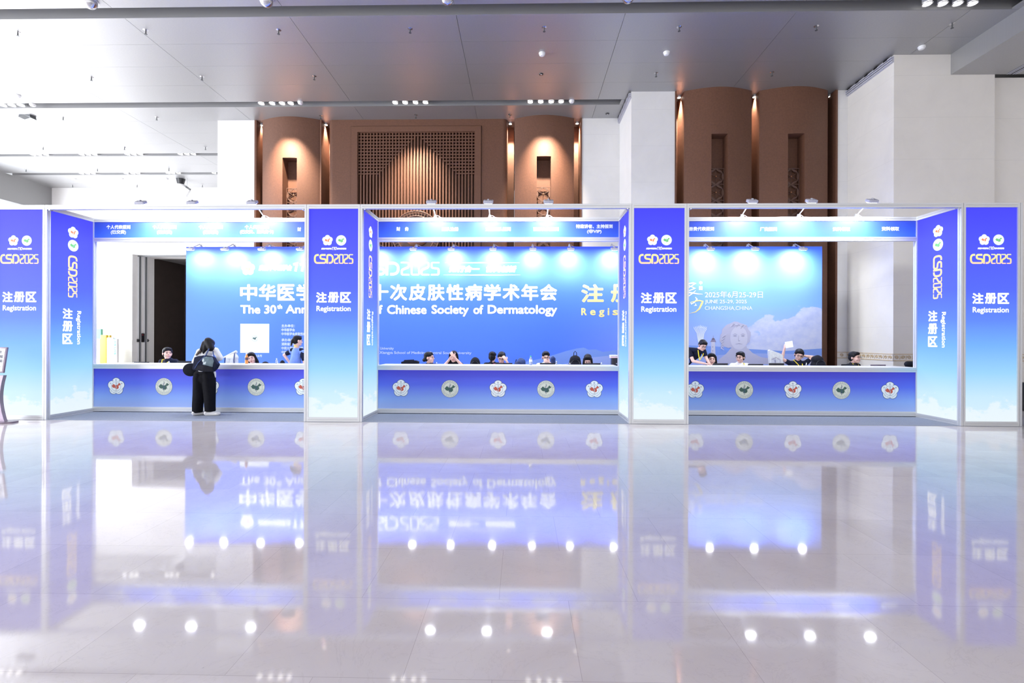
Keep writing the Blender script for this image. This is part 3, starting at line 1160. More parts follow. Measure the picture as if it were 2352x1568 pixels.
# central field with rounded shoulders
x0, x1 = X(754), X(1165)
rr = .14
fpoly = [(x0, ya + NB + .3), (x0, ya + rr)] + [(x0 + rr - rr * math.cos(k * PI / 12), ya + rr - rr * math.sin(k * PI / 12)) for k in range(1, 7)] + \
        [(X(806), ya), (X(806), ya + NB + .3)]
mb.prism(fpoly, 0, HC, 'brown_wall')
fpoly = [(X(1106), ya + NB + .3), (X(1106), ya)] + [(x1 - rr + rr * math.sin(k * PI / 12), ya + rr - rr * math.cos(k * PI / 12)) for k in range(0, 7)] + [(x1, ya + NB + .3)]
mb.prism(fpoly, 0, HC, 'brown_wall')
zp = at(957, 289, ya).z
mb.box(X(806), X(1106), ya, ya + NB + .3, zp, HC, 'brown_wall')
mb.box(X(1165), X(1180), ya + NB, ya + BK, 0, HC, 'brown_wall')
brown_pilaster(mb, X(1182), X(1318.5), ya, XF(1233), XF(1265.5), at(1250, 358.5, ya - .25).z, .26, ya + BK)
mb.box(X(1318.5), X(1333.5), ya + NB, ya + BK, 0, HC, 'brown_wall')
mb.box(X(1333.5), X(1336.5), ya - .03, ya + BK, 0, HC, 'brown_wall')
structure(mb, 'wall_centre_brown')
mb = MB()
yb = Y_B
XB = lambda px: at(px, 330, Y_B).x
mb.box(XB(1550), XB(1553), yb - .03, yb + BK, 0, HC, 'brown_wall')
mb.box(XB(1553), XB(1571), yb + NB, yb + BK, 0, HC, 'brown_wall')
brown_pilaster(mb, XB(1571), XB(1726.5), yb, XG(1634.5), XG(1672), at(1653, 307, yb - .23).z, .24, yb + BK)
mb.box(XB(1726.5), XB(1744), yb + NB, yb + BK, 0, HC, 'brown_wall')
brown_pilaster(mb, XB(1744), XB(1901), yb, XG(1810.5), XG(1848), at(1830, 306.5, yb - .23).z, .24, yb + BK)
mb.box(XB(1901), XB(1918), yb + NB, yb + BK, 0, HC, 'brown_wall')
mb.box(XB(1918), XB(1922.6), yb - .03, yb + BK, 0, HC, 'brown_wall')
structure(mb, 'wall_right_brown')

fret(XF(649), XF(681.5), ya + .04, at(665, 432.5, ya + .04).z, .6, 'pierced disc screen in the pilaster left of the lattice panel')
fret(XF(1233), XF(1265.5), ya + .04, at(1250, 430, ya + .04).z, .6, 'pierced disc screen in the pilaster right of the lattice panel')
fret(XG(1634.5), XG(1672), yb + .04, at(1653, 387, yb + .04).z, .6, 'pierced disc screen in the left pilaster of the dark right bay')
fret(XG(1810.5), XG(1848), yb + .04, at(1830, 387, yb + .04).z, .6, 'pierced disc screen in the right pilaster of the dark right bay')
for px, Y, lab in ((598, ya, 'lit downlight in the niche beside the left white pier'), (747, ya, 'lit downlight in the niche left of the lattice panel'),
                   (1172, ya, 'lit downlight in the niche right of the lattice panel'), (1326, ya, 'lit downlight in the niche at the right end of the middle wall'),
                   (1561, yb, 'lit downlight in the leftmost niche of the dark right bay'), (1735, yb, 'lit downlight in the middle niche of the dark right bay'),
                   (1910, yb, 'lit downlight in the rightmost niche of the dark right bay')):
    niche_light(at(px, 300, Y + .2).x, Y + .26, lab)

# lattice panel with slats under a stepped mountain outline, and the round bronze relief
e = thing('lattice_panel', 'brown carved panel of square lattice and upright slats in the middle of the wall', 'wall panel', (X(957), ya, 0))
mb = MB()
yf = ya - .03
gx0, gx1 = X(821.5), X(1091)
gz1 = at(957, 303, ya).z
mb.box(X(807), gx0, yf, ya + .2, 0, zp - .02, 'brown_wall')
mb.box(gx1, X(1105), yf, ya + .2, 0, zp - .02, 'brown_wall')
mb.box(gx0, gx1, yf, ya + .2, gz1, zp - .02, 'brown_wall')
mb.build('frame', e)
mb = MB()
mb.box(gx0, gx1, ya + .16, ya + .25, 0, gz1, 'brown_wall')
mb.build('back_board', e)
NC = 37
pit = (gx1 - gx0) / NC
slat, lat = MB(), MB()
peak = (X(957), gz1 - pit * 1.5)


def hill(x):
    d = abs(x - peak[0])
    k = math.floor(d / (pit * 1.0))
    return max(peak[1] - k * pit, gz1 - pit * 13.5)


for i in range(NC + 1):
    x = gx0 + i * pit
    slat.box(x - pit * .24, x + pit * .24, ya + .0, ya + .13, 0, hill(x), 'brown_wall')
    lat.box(x - pit * .18, x + pit * .18, ya + .02, ya + .14, hill(x), gz1, 'brown_wall')
rows = int((gz1 - (gz1 - pit * 14)) / pit) + 1
for j in range(rows):
    z = gz1 - j * pit
    w = abs((peak[1] - z) / pit)
    if z > peak[1]:
        lat.box(gx0, gx1, ya + .025, ya + .14, z - pit * .18, z + pit * .18, 'brown_wall')
    else:
        half = (w + .6) * pit
        lat.box(gx0, max(gx0, peak[0] - half), ya + .025, ya + .14, z - pit * .18, z + pit * .18, 'brown_wall')
        lat.box(min(gx1, peak[0] + half), gx1, ya + .025, ya + .14, z - pit * .18, z + pit * .18, 'brown_wall')
lat.build('square_lattice', e)
slat.build('upright_slats', e)

c = at(955.5, 539.5, ya - .17)
r0 = (at(955.5, 484.8, ya - .17) - c).length
e = thing('round_relief', 'round bronze relief with a toothed ring on the slatted wall panel', 'relief', (c.x, c.y, c.z))
mb = MB()
mb.tube([(c.x + r0 * math.cos(2 * PI * k / 48), c.y, c.z + r0 * math.sin(2 * PI * k / 48)) for k in range(48)], .022, 'brown_relief', 8, True)
r1 = r0 * .80
mb.tube([(c.x + r1 * math.cos(2 * PI * k / 48), c.y, c.z + r1 * math.sin(2 * PI * k / 48)) for k in range(48)], .022, 'brown_relief', 8, True)
mb.cyl((c.x, c.y + .04, c.z), (c.x, c.y + .13, c.z), r0, m='brown_relief', n=48)
mb.build('ring', e)
mb = MB()
for k in range(44):
    a = 2 * PI * k / 44
    M = Matrix.Translation((c.x + .90 * r0 * math.cos(a), c.y + .01, c.z + .90 * r0 * math.sin(a))) @ Matrix.Rotation(-a, 4, 'Y')
    mb.obox(M, r0 * .17, .05, .024, 'brown_relief')
mb.build('teeth', e)
mb = MB()
mb.ell((c.x + .02, c.y, c.z - .12), (r1 * .55, .10, r1 * .42), 'bronze')
mb.ell((c.x, c.y - .03, c.z + .06), (r1 * .40, .08, r1 * .20), 'bronze')
mb.ell((c.x, c.y - .06, c.z + .12), (r1 * .2, .06, r1 * .1), 'bronze')
mb.tube([(c.x + r1 * (.42 + .05 * math.sin(k * .5)) + .02 * k, c.y - .03, c.z - .22 + .035 * k) for k in range(7)] +
        [(c.x + r1 * .75 - .012 * k, c.y - .03, c.z + .0 - .02 * k) for k in range(4)], .03, 'bronze', 8)
mb.tube([(c.x - r1 * .45 - .02 * k, c.y - .03, c.z - .1 + .02 * k) for k in range(7)], [.05, .05, .045, .04, .03, .025, .02], 'bronze', 8)
for k in range(5):
    mb.tube([(c.x + (-.2 + .1 * k), c.y - .09, c.z - .25), (c.x + (-.22 + .11 * k), c.y - .11, c.z - .1), (c.x + (-.12 + .06 * k), c.y - .09, c.z + .05)], .012, 'bronze', 6)
mb.build('bronze_figure', e)

# ------------------------------------------------------------ registration booths
HB = 4.0245
PW = .08
P = [-8.975, -4.029, -3.029, 1.964, 2.964, 7.919, 8.919]
PM1 = -9.975
a_, g_, d_ = .04, .004, .010
_SEC = []
for k in range(4):
    for (u, v) in ((-a_, -a_), (-g_, -a_), (-g_, -a_ + d_), (g_, -a_ + d_), (g_, -a_)):
        c_, s_ = round(math.cos(k * PI / 2)), round(math.sin(k * PI / 2))
        _SEC.append((u * c_ - v * s_, u * s_ + v * c_))


def post(x, y, z0, z1, parent, name='post'):
    mb = MB()
    mb.prism([(x + PW / 2 + u, y + PW / 2 + v) for u, v in _SEC], z0, z1, 'alu', 'z')
    return mb.build(name, parent)


def rail(p0, p1, parent, name='rail', h=.08, z=None):
    """grooved rail along x or y whose lower front-left edge is p0"""
    mb = MB()
    k = h / .08
    if abs(p1[0] - p0[0]) > abs(p1[1] - p0[1]):
        mb.prism([(p0[1] + .04 + u, p0[2] + h / 2 + v * k) for u, v in _SEC], p0[0], p1[0], 'alu', 'x')
    else:
        mb.prism([(p0[0] + .04 + u, p0[2] + h / 2 + v * k) for u, v in _SEC], p0[1], p1[1], 'alu', 'y')
    return mb.build(name, parent)


def one_ten(p, u0, u1, v0, v1, m):
    w, h = (u1 - u0), (v1 - v0)
    for x in (0., .32):
        p.stroke([(u0 + (x + .02) * w, v0 + .80 * h), (u0 + (x + .20) * w, v0 + .93 * h), (u0 + (x + .12) * w, v0)], .11 * w, m, 2)
    q = [(.80 + .17 * math.cos(2 * PI * k / 20) + .07 * math.sin(2 * PI * k / 20), .5 + .43 * math.sin(2 * PI * k / 20)) for k in range(20)]
    p.stroke([(u0 + a * w, v0 + b * h) for a, b in q], .11 * w, m, 2, True)


def zh_front(pan, O):
    """printed front of a light-box column"""
    p = Print(O, (1, 0, 0))
    emblem_flower(p, -.118, 3.362, .200)
    p.build('association_emblem', pan)
    p = Print(O, (1, 0, 0))
    emblem_round(p, .137, 3.362, .195)
    p.build('society_emblem', pan)
    p = Print(O, (1, 0, 0))
    p.text('庆祝中华医学会', -.232, -.035, 3.19, 3.225, 'lit_white', .0025, 1, 0, .15)
    one_ten(p, -.032, .056, 3.185, 3.240, 'lit_white')
    p.text('周年系列活动', .060, .235, 3.19, 3.225, 'lit_white', .0025, 1, 0, .15)
    csd_logo(p, -.365, .365, 2.93, 3.105, 'lit_gold')
    for j, ch in enumerate('注册区'):
        p.text(ch, -.33 + j * .226, -.33 + j * .226 + .205, 2.205, 2.405, 'lit_white', .009)
    p.text('Registration', -.32, .32, 2.02, 2.15, 'lit_white', .0035)
    p.build('lettering', pan)


def zh_side(pan, O, U):
    p = Print(O, U)
    emblem_flower(p, .02, 3.63, .23)
    p.build('association_emblem', pan)
    p = Print(O, U)
    emblem_round(p, .02, 3.37, .23)
    p.build('society_emblem', pan)
    p = Print(O, U)
    csd_logo(p, -.085, .11, 2.34, 3.165, 'lit_gold_side', -90)
    for j, ch in enumerate('注册区'):
        zc = 2.015 - j * .247
        p.text(ch, -.20, .015, zc - .105, zc + .105, 'lit_white', .009)
    p.text('Registration', .085, .20, 1.41, 2.08, 'lit_white', .0035, 1, -90)
    p.build('lettering', pan)


def column(x, label, side):
    e = thing('light_box_tower', label, 'light box column', (x + .54, .54, 0), 'light box columns of the registration desk')
    for px in (x, x + 1):
        for py in (0, 1.0):
            post(px, py, .006, HB, e)
    for z in (.006, HB - .08):
        for py in (0, 1.0):
            rail((x + PW, py, z), (x + 1, py, z), e)
        for px in (x, x + 1):
            rail((px, PW, z), (px, 1.0, z), e)
    pan = MB().box(x + PW, x + 1, .022, .06, .08, HB - .08, 'lightbox_print').build('front_light_panel', e)
    zh_front(pan, (x + .54, .022, 0))
    for sd in side:
        if sd == 'R':
            pan = MB().box(x + 1.02, x + 1.058, PW, 1.0, .08, HB - .08, 'lightbox_print').build('side_light_panel', e)
            zh_side(pan, (x + 1.058, .54, 0), (0, 1, 0))
        else:
            pan = MB().box(x + .022, x + .06, PW, 1.0, .08, HB - .08, 'lightbox_print').build('side_light_panel', e)
            zh_side(pan, (x + .022, .54, 0), (0, -1, 0))
    MB().box(x + PW, x + 1, 1.02, 1.05, .08, HB - .08, 'white_plastic').build('back_board', e)
    bk = MB()
    for px, py in ((x + .094, .03), (x + .986, .03)):
        bk.box(px - .014, px + .014, -.004 + py, py + .02, HB - .105, HB - .085, 'chrome')
    bk.build('corner_bracket', e)
    return e


column(PM1, 'blue light box column at the left end, behind the sign stand', 'R')
column(P[1], 'blue light box column between the left and the middle counter', 'LR')
column(P[3], 'blue light box column between the middle and the right counter', 'LR')
column(P[5], 'blue light box column at the right end', 'L')

mb = MB()
mb.box(PM1 - .3, P[6] + PW + .02, .004, 4.09, 0, .0055, 'carpet')
mb.add([], [], 'carpet')
o = mb.build('carpet')
tag(o, 'blue grey carpet laid under the registration counters', 'carpet')

bays = [(P[0] + PW, P[1], 'left'), (P[2] + PW, P[3], 'middle'), (P[4] + PW, P[5], 'right')]
EMB = {'left': [(267, 887, 0), (376.5, 887.5, 1), (484, 888, 0), (588.5, 888.5, 1), (696, 889, 0)],
       'middle': [(921, 891.5, 0), (1033.5, 892.5, 1), (1144, 893, 0), (1254, 893.5, 1), (1365, 894, 0)],
       'right': [(1597, 895, 0), (1709.5, 895, 1), (1821, 895.5, 0), (1932.5, 896, 1), (2044, 897, 0)]}
PRM = ('ink_white', 'ink_line', 'ink_orange')
PRG = ('ink_cream', 'ink_line', 'ink_green', 'ink_cream')
FT = {'left': [('个人代表报到', 272, 521.3, 57, '(已交费)', 533.3, 36), ('个人代表报到', 378, 521.3, 57, '(已交费)', 533.3, 36), ('个人代表报到', 484, 521.3, 57, '(已交费)', 533.3, 36),
               ('个人代表报到', 590, 521.3, 57, '(已交费、刷公务卡)', 532.6, 79), ('财', 687.5, 526.4, 8.8), ('务', 706, 526.4, 8.8)],
      'middle': [('财', 915, 525.6, 9), ('务', 934.3, 525.6, 9), ('团队注册', 1034, 526, 38.5), ('湖南团队报到', 1144, 526, 58), ('西部免费报到', 1254, 526, 58.5),
                 ('特邀讲者、主持报到', 1365, 519.7, 84, '(非VIP)', 531.6, 33)],
      'right': [('免注册费代表报到', 1601.5, 525.4, 76), ('厂商报到', 1765, 526, 38.5), ('资料领取', 1932.6, 526, 39), ('资料领取', 2045, 525.2, 39)]}
for x0, x1, nm in bays:
    e = thing('overhead_beam', 'aluminium beam across the front top of the %s bay' % nm, 'beam', ((x0 + x1) / 2, .04, HB - .04), 'beams over the booth fronts')
    rail((x0, 0, HB - .08), (x1, 0, HB - .08), e, 'beam_profile')
    bk = MB()
    for xx in (x0 + .02, x1 - .05):
        bk.box(xx, xx + .03, .01, .07, HB - .10, HB - .081, 'chrome')
    bk.build('corner_bracket', e)
    # fascia
    e = thing('fascia_sign', 'blue fascia sign board over the %s counter' % nm, 'fascia sign', ((x0 + x1) / 2, 1.04, 3.54), 'fascia signs over the counters')
    rail((x0, 1.0, HB - .08), (x1, 1.0, HB - .08), e, 'upper_rail')
    rail((x0, 1.0, 3.54), (x1, 1.0, 3.54), e, 'lower_rail')
    pan = MB().box(x0, x1, 1.012, 1.05, 3.62, HB - .08, 'fascia_print').build('sign_panel', e)
    p = Print((0, 1.012, 0), (1, 0, 0))
    for q in FT[nm]:
        rows = [(q[0], q[2], q[3])] + ([(q[4], q[5], q[6])] if len(q) > 4 else [])
        for st, py, w in rows:
            c = at(q[1], py, 1.012)
            hw = w / 2 / 112.4
            h = .042 if '(' not in st else .047
            a, b = c.x - hw, c.x + hw
            if a < x0 + .005:
                continue_ = False
            p.text(st, a, b, c.z - h, c.z + h, 'ink_white', .0035)
    p.build('lettering', pan)
    # counter
    e = thing('registration_counter', 'long white counter with a blue emblem front, %s bay' % nm, 'counter', ((x0 + x1) / 2, 1.25, 0), 'registration counters')
    rail((x0, 1.0, .902), (x1, 1.0, .902), e, 'upper_rail')
    rail((x0, 1.0, 0.02), (x1, 1.0, 0.02), e, 'lower_rail', .09)
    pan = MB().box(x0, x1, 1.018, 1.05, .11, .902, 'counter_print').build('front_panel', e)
    for i, (px, py, kd) in enumerate(EMB[nm]):
        c = at(px, py, 1.018)
        p = Print((0, 1.018, 0), (1, 0, 0))
        if kd == 0:
            emblem_flower(p, c.x, c.z, .36, PRM)
        else:
            emblem_round(p, c.x, c.z, .36, PRG)
        p.build('association_emblem' if kd == 0 else 'society_emblem', pan)
    MB().bbox(x0 + .002, x1 - .002, .99, 1.55, .983, 1.0, 'worktop', .004).build('worktop', e)
    MB().box(x0 + .02, x0 + .05, 1.08, 1.54, .006, .982, 'worktop').build('side_board', e)
    MB().box(x1 - .05, x1 - .02, 1.08, 1.54, .006, .982, 'worktop').build('side_board', e)
    # lower desk behind the counter
    e = thing('staff_desk', 'low white desk behind the %s counter' % nm, 'desk', ((x0 + x1) / 2, 1.78, 0), 'low desks behind the counters')
    MB().bbox(x0 + .06, x1 + (.32 if nm == 'middle' else -.06), 1.565, 2.09, .72, .745, 'worktop', .004).build('desktop', e)
    n = 4
    for i in range(n):
        xx = x0 + .1 + (x1 - x0 + (.14 if nm == 'middle' else -.24)) * i / (n - 1)
        MB().box(xx, xx + .04, 1.59, 1.65, .006, .72, 'alu').build('leg', e)


def arm_lamp(x, Y, ztop, dy, dz, label, group, power, tilt, w=.19):
    e = thing('arm_lamp', label, 'spotlight', (x, Y, ztop), group)
    hx = Vector((x, Y - dy, ztop + dz))
    b = Vector((x, Y, ztop))
    mb = MB()
    mb.bbox(x - .03, x + .03, Y - .035, Y + .035, ztop + .003, ztop + .03, 'white_metal', .006)
    mb.build('clamp', e)
    mb = MB()
    mb.tube([b + Vector((0, 0, .02)), b + Vector((0, -dy * .12, .07)), hx + Vector((0, .03, .03))], .011, 'white_metal', 8)
    mb.cyl(b + Vector((-.02, 0, .05)), b + Vector((.02, 0, .05)), .018, m='white_metal', n=10)
    mb.build('arm', e)
    M = Matrix.Translation(hx) @ Matrix.Rotation(tilt, 4, 'X')
    mb = MB()
    mb.obox(M, w, .12, .055, 'white_metal', .012)
    mb.obox(M @ Matrix.Translation((0, .0, .035)), .03, .05, .035, 'white_metal', .006)
    for k in range(5):
        mb.obox(M @ Matrix.Translation((-w * .36 + k * w * .18, 0, .029)), .006, .10, .008, 'white_metal')
    h = mb.build('lamp_head', e)
    mb = MB()
    mb.obox(M @ Matrix.Translation((0, 0, -.030)), w * .8, .085, .006, 'lamp_white')
    mb.build('lens', h)
    l = bpy.data.lights.new('arm_lamp_light', 'AREA')
    l.shape = 'RECTANGLE'
    l.size, l.size_y, l.energy, l.color = w * .8, .08, power, (.93, .97, 1.0)
    o = bpy.data.objects.new('arm_lamp_light', l)
    COL.objects.link(o)
    o.parent = e
    o.location = hx - Vector((x, Y, ztop)) + Vector((0, .006, -.05))
    o.rotation_euler = (tilt, 0, 0)
    mb = MB()
    mb.tube([b + Vector((.0, .0, .05)), b + Vector((.05, .0, .05)), b + Vector((.12, .02, .012)), b + Vector((.2, .03, .01))], .005, 'white_metal', 6)
    mb.build('cable', e)
    return e


def flx(pb, ytop=500):
    return at(pb, ytop, 1.04).x


for i, (hx_, nm) in enumerate(((361, 'left'), (474.5, 'left'), (606, 'left'), (1000, 'middle'), (1125, 'middle'), (1257, 'middle'), (1704, 'right'), (1834, 'right'), (1967, 'right'))):
    where = ('leftmost', 'second', 'rightmost')[i % 3]
    arm_lamp(flx(hx_), 1.04, HB, .44, .21, '%s of the three arm spotlights over the %s fascia sign' % (where, nm), 'arm spotlights on the fascia signs', 44, R(28))

# ------------------------------------------------------------ large printed backdrop
YK = 4.1
bx0, bx1 = at(427, 700, YK).x, at(1888, 700, YK).x
ZK = at(1150, 566.2, YK).z
e = thing('backdrop_panel', 'wide blue printed backdrop wall standing behind the counters', 'backdrop', ((bx0 + bx1) / 2, YK, 0))
pan = MB().box(bx0, bx1, YK, YK + .10, 0, ZK, 'backdrop_print').build('printed_panel', e)
fr = MB()
for xx in (bx0, bx1 - .03, (bx0 + bx1) / 2):
    fr.box(xx, xx + .03, YK + .10, YK + .16, 0, ZK, 'alu')
fr.box(bx0, bx1, YK + .10, YK + .16, ZK - .05, ZK, 'alu')
fr.build('support_frame', e)
p = Print((0, YK, 0), (1, 0, 0))
K = lambda x, y: at(x, y, YK)
B2 = lambda xa, ya_, xb, yb_: (K(xa, ya_).x, K(xb, ya_).x, K((xa + xb) / 2, yb_).z, K((xa + xb) / 2, ya_).z)


def T(st, xa, ytop, xb, ybot, m, bold=0., rot=0, slant=0.):
    u0, u1, v0, v1 = B2(xa, ytop, xb, ybot)
    p.text(st, u0, u1, v0, v1, m, bold, 2, rot, slant)


ttl = '中华医学会第三十次皮肤性病学术年会'
for i, ch in enumerate(ttl):
    xa = 551.5 + i * 43.05
    yo = -.6
    hh = {'三': 3, '十': 0, '一': 16}.get(ch, 0)
    T(ch, xa, 653 + hh + yo, xa + 39.5, 691 + yo - hh * .5, 'ink_white', .016)
T('The 30', 552, 700, 635, 720.5, 'ink_white', .012)
T('th', 636.5, 698.5, 648.5, 709.5, 'ink_white', .009)
T('Annual Meeting', 656, 700, 846, 726, 'ink_white', .012)
T('of', 856, 700, 879, 721, 'ink_white', .015)
T('Chinese', 889, 700, 980, 721.5, 'ink_white', .012)
T('Society', 991, 700, 1077, 727, 'ink_white', .012)
T('of', 1087, 700, 1110.5, 721.5, 'ink_white', .012)
T('Dermatology', 1120, 700, 1280, 727, 'ink_white', .012)
T('庆祝中华医学会', 595, 607.5, 671, 622, 'ink_white', .012, 0, .18)
u0, u1, v0, v1 = B2(673, 603.5, 720, 623)
one_ten(p, u0, u1, v0, v1, 'ink_white')
T('周年系列活动', 722, 607.5, 800, 622, 'ink_white', .012, 0, .18)
u0, u1, v0, v1 = B2(828, 601.5, 1010.5, 632)
csd_logo(p, u0, u1, v0, v1, 'ink_white')
T('知行合一', 1032, 609.5, 1102, 625.5, 'ink_white', .016, 0, .22)
T('协同创新', 1116, 609.5, 1186, 625.5, 'ink_white', .016, 0, .22)
for yy, xa, xb in ((603.2, 1022, 1194), (631.3, 1018, 1196)):
    A_, B_ = K(xa, yy), K(xb, yy)
    p.stroke([(A_.x, A_.z), ((A_.x + B_.x) / 2, (A_.z + B_.z) / 2), (B_.x, B_.z)], .02, 'ink_white', 2, widths=[.002, .028, .002])
for i, ch in enumerate('注册区'):
    T(ch, 1335 + i * 68, 652.5, 1335 + i * 68 + 52, 694.5, 'ink_gold', .02)
xg = 1335
for i, ch in enumerate('Registration'):
    w = {'i': 4, 't': 8, 'r': 9}.get(ch, 13)
    T(ch, xg, 707 if ch in 'Rit' else 711.5, xg + w, 728.5 if ch == 'g' else 724, 'ink_gold', .010)
    xg += w + 7.2
u = K(570, 616.5)
emblem_flower(p, u.x, u.z, .39, PRM)
# organisers, small type on the left part
for st, xa, yc, w in (('主办单位：', 646.5, 748, 31), ('中华医学会', 646.5, 757.4, 31), ('中华医学会皮肤性病学分会', 646.5, 766.6, 75), ('承办单位：', 646.5, 780.5, 31),
                      ('湖南省医学会', 646.5, 789.9, 38), ('中南大学湘雅医院', 646.5, 799.3, 50), ('中南大学湘雅医学院', 646.5, 808.6, 56)):
    T(st, xa, yc - 3.6, xa + w, yc + 3.6, 'ink_pale', .003)
T('公众号', 586, 814, 602, 820, 'ink_pale', .003)
T('University', 873, 796.7, 904.5, 804.5, 'ink_pale', .002)
T('Department of Venereology, Xiangya School of Medicine, Central South University', 757, 806.5, 1083, 814.5, 'ink_pale', .002)
# white card where the code stood, small emblem in its middle
u0, u1, v0, v1 = B2(552, 743.5, 618.5, 810)
p.poly([(u0, v0), (u1, v0), (u1, v1), (u0, v1)], 'ink_white', 0)
emblem_round(p, (u0 + u1) / 2, (v0 + v1) / 2, .19, PRG)
# dates
T('2025年6月25-29日', 1619, 668.5, 1752, 684, 'ink_white', .0)
T('JUNE 25-29, 2025', 1619, 688.3, 1715, 699, 'ink_white', .001)
T('CHANGSHA,CHINA', 1619, 703, 1728, 713, 'ink_white', .0)
T('中', 1606, 645, 1613, 654, 'ink_white', .003)
T('国', 1605.5, 657, 1613.5, 666, 'ink_white', .003)


_bn = [0]


def brush(pts, ws, m='ink_white', lift=2):
    _bn[0] += 1
    lift += (_bn[0] % 40) * .06
    q = [(K(x, y).x, K(x, y).z) for x, y in pts]
    p.stroke(q, .03, m, lift, widths=[w / 86.0 for w in ws])


brush([(1560, 655), (1578, 652), (1592, 649.5), (1599, 651)], [1, 2.5, 3, 1.5])
brush([(1598, 650), (1586, 658), (1574, 664)], [2, 1.8, 1])
brush([(1581, 655), (1590, 659), (1596, 662), (1584, 667), (1572, 672)], [1.2, 2, 2.8, 2, 1])
brush([(1573, 671), (1590, 672.5), (1604, 675), (1614, 675.5)], [3.2, 3, 2.4, .8])
brush([(1598, 667), (1590, 674), (1580, 681), (1570, 688)], [1, 2.4, 1.8, .6])
brush([(1597, 682), (1601, 687), (1595, 694), (1588, 698), (1586, 694)], [1.5, 3, 2.5, 2, 1.6])
brush([(1586, 694), (1596, 692), (1606, 690), (1614, 692), (1612, 697), (1606, 709), (1598, 716), (1583, 720)], [1.5, 2.2, 3, 3, 4.5, 4, 2.2, .5], 'ink_gold')
brush([(1597, 697), (1599, 701), (1594, 702)], [1.5, 2.2, 1])


# printed landscape: hills, two towers, a plain stone bust
def hillp(pts, m, lift):
    q = [(K(x, y).x, K(x, y).z) for x, y in pts]
    q += [(q[-1][0], .6), (q[0][0], .6)]
    p.poly(q, m, lift)


hillp([(1180, 836), (1240, 824), (1275, 814), (1300, 806), (1325, 800), (1341, 798), (1352, 803), (1368, 802), (1385, 808), (1400, 806), (1420, 803), (1460, 808), (1520, 800), (1580, 793), (1640, 795), (1700, 800), (1800, 806), (1887.5, 800)], 'ink_hill', 0)
hillp([(1290, 838), (1330, 826), (1365, 820), (1395, 817), (1440, 819), (1520, 815), (1600, 820), (1700, 811), (1800, 812), (1887.5, 816)], 'ink_hill2', 1)
for k in range(9):
    f = (k - 4) / 4
    q = [(1609 + f * 5, 785), (1609 + f * 8, 765), (1609 + f * 14, 750 + abs(f) * 4)]
    brush(q, [1.4, 1.2, 1.6], 'ink_white')
    brush([(1609 + f * 13 - 2, 751 + abs(f) * 3), (1609 + f * 15, 746 + abs(f) * 4)], [1.6, .6], 'ink_white')


def kp(pts, m, lift=1):
    p.poly([(K(x, y).x, K(x, y).z) for x, y in pts], m, lift)


kp([(1632.5, 830), (1633.5, 785), (1642, 785), (1644, 830)], 'ink_stone', 2)
kp([(1631, 785), (1634, 781), (1635.5, 778), (1641, 778), (1642.5, 781), (1645, 785)], 'ink_roof', 3)
kp([(1634, 779), (1638, 774), (1642, 779)], 'ink_roof', 3)
brush([(1638, 774), (1638, 770)], [1, .5], 'ink_roof')
for k in range(4):
    kp([(1636, 795 + k * 9), (1638, 795 + k * 9), (1638, 798 + k * 9), (1636, 798 + k * 9)], 'ink_stone_dark', 4)


def ovl(cx_, cy_, rx, ry, m, lift, a0=0, a1=360, n=26, wob=0.):
    kp([(cx_ + rx * math.cos(R(a0 + (a1 - a0) * i / n)) * (1 + wob * math.sin(i * 2.4)), cy_ - ry * math.sin(R(a0 + (a1 - a0) * i / n)) * (1 + wob * math.cos(i * 1.9))) for i in range(n)], m, lift)


kp([(1640, 836), (1655, 822), (1668, 812), (1678, 800), (1718, 800), (1728, 810), (1748, 820), (1790, 826), (1887, 824), (1887, 836)], 'ink_stone_mid', 3)
ovl(1690, 770, 34, 31, 'ink_stone_mid', 4, wob=.05)
ovl(1672, 778, 19, 20, 'ink_stone_mid', 4.5, wob=.07)
ovl(1697, 776, 20, 27, 'ink_stone', 6)
kp([(1680, 795), (1715, 795), (1716, 812), (1678, 812)], 'ink_stone_mid', 5)
for k in range(9):
    brush([(1668 - k * 1.2, 768 + k * 3.2), (1660 - k * .5, 772 + k * 3.4), (1657 + k * .8, 780 + k * 3)], [.8, 2.0, .7], 'ink_stone_dark' if k % 2 else 'ink_stone', 7 + k * .1)
for k in range(7):
    brush([(1676 + k * 5, 752 - 3 * math.sin(k)), (1680 + k * 5.2, 746 - 2 * math.sin(k)), (1686 + k * 5, 747)], [.8, 2.2, .6], 'ink_stone_dark' if k % 2 else 'ink_stone', 7 + k * .1)
for sx in (-1, 1):
    brush([(1697 + sx * 4, 768), (1697 + sx * 9, 766.5), (1697 + sx * 14, 768)], [.6, 1.3, .5], 'ink_stone_dark', 8)
    ovl(1697 + sx * 9, 771, 4, 1.5, 'ink_stone_dark', 8)
brush([(1697, 770), (1695.5, 780), (1697, 783), (1700, 782)], [.5, .9, 1.3, .6], 'ink_stone_dark', 8)
brush([(1689, 790), (1697, 788.6), (1705, 790)], [.6, 1.4, .6], 'ink_stone_dark', 8)
p.build('printed_artwork', pan)

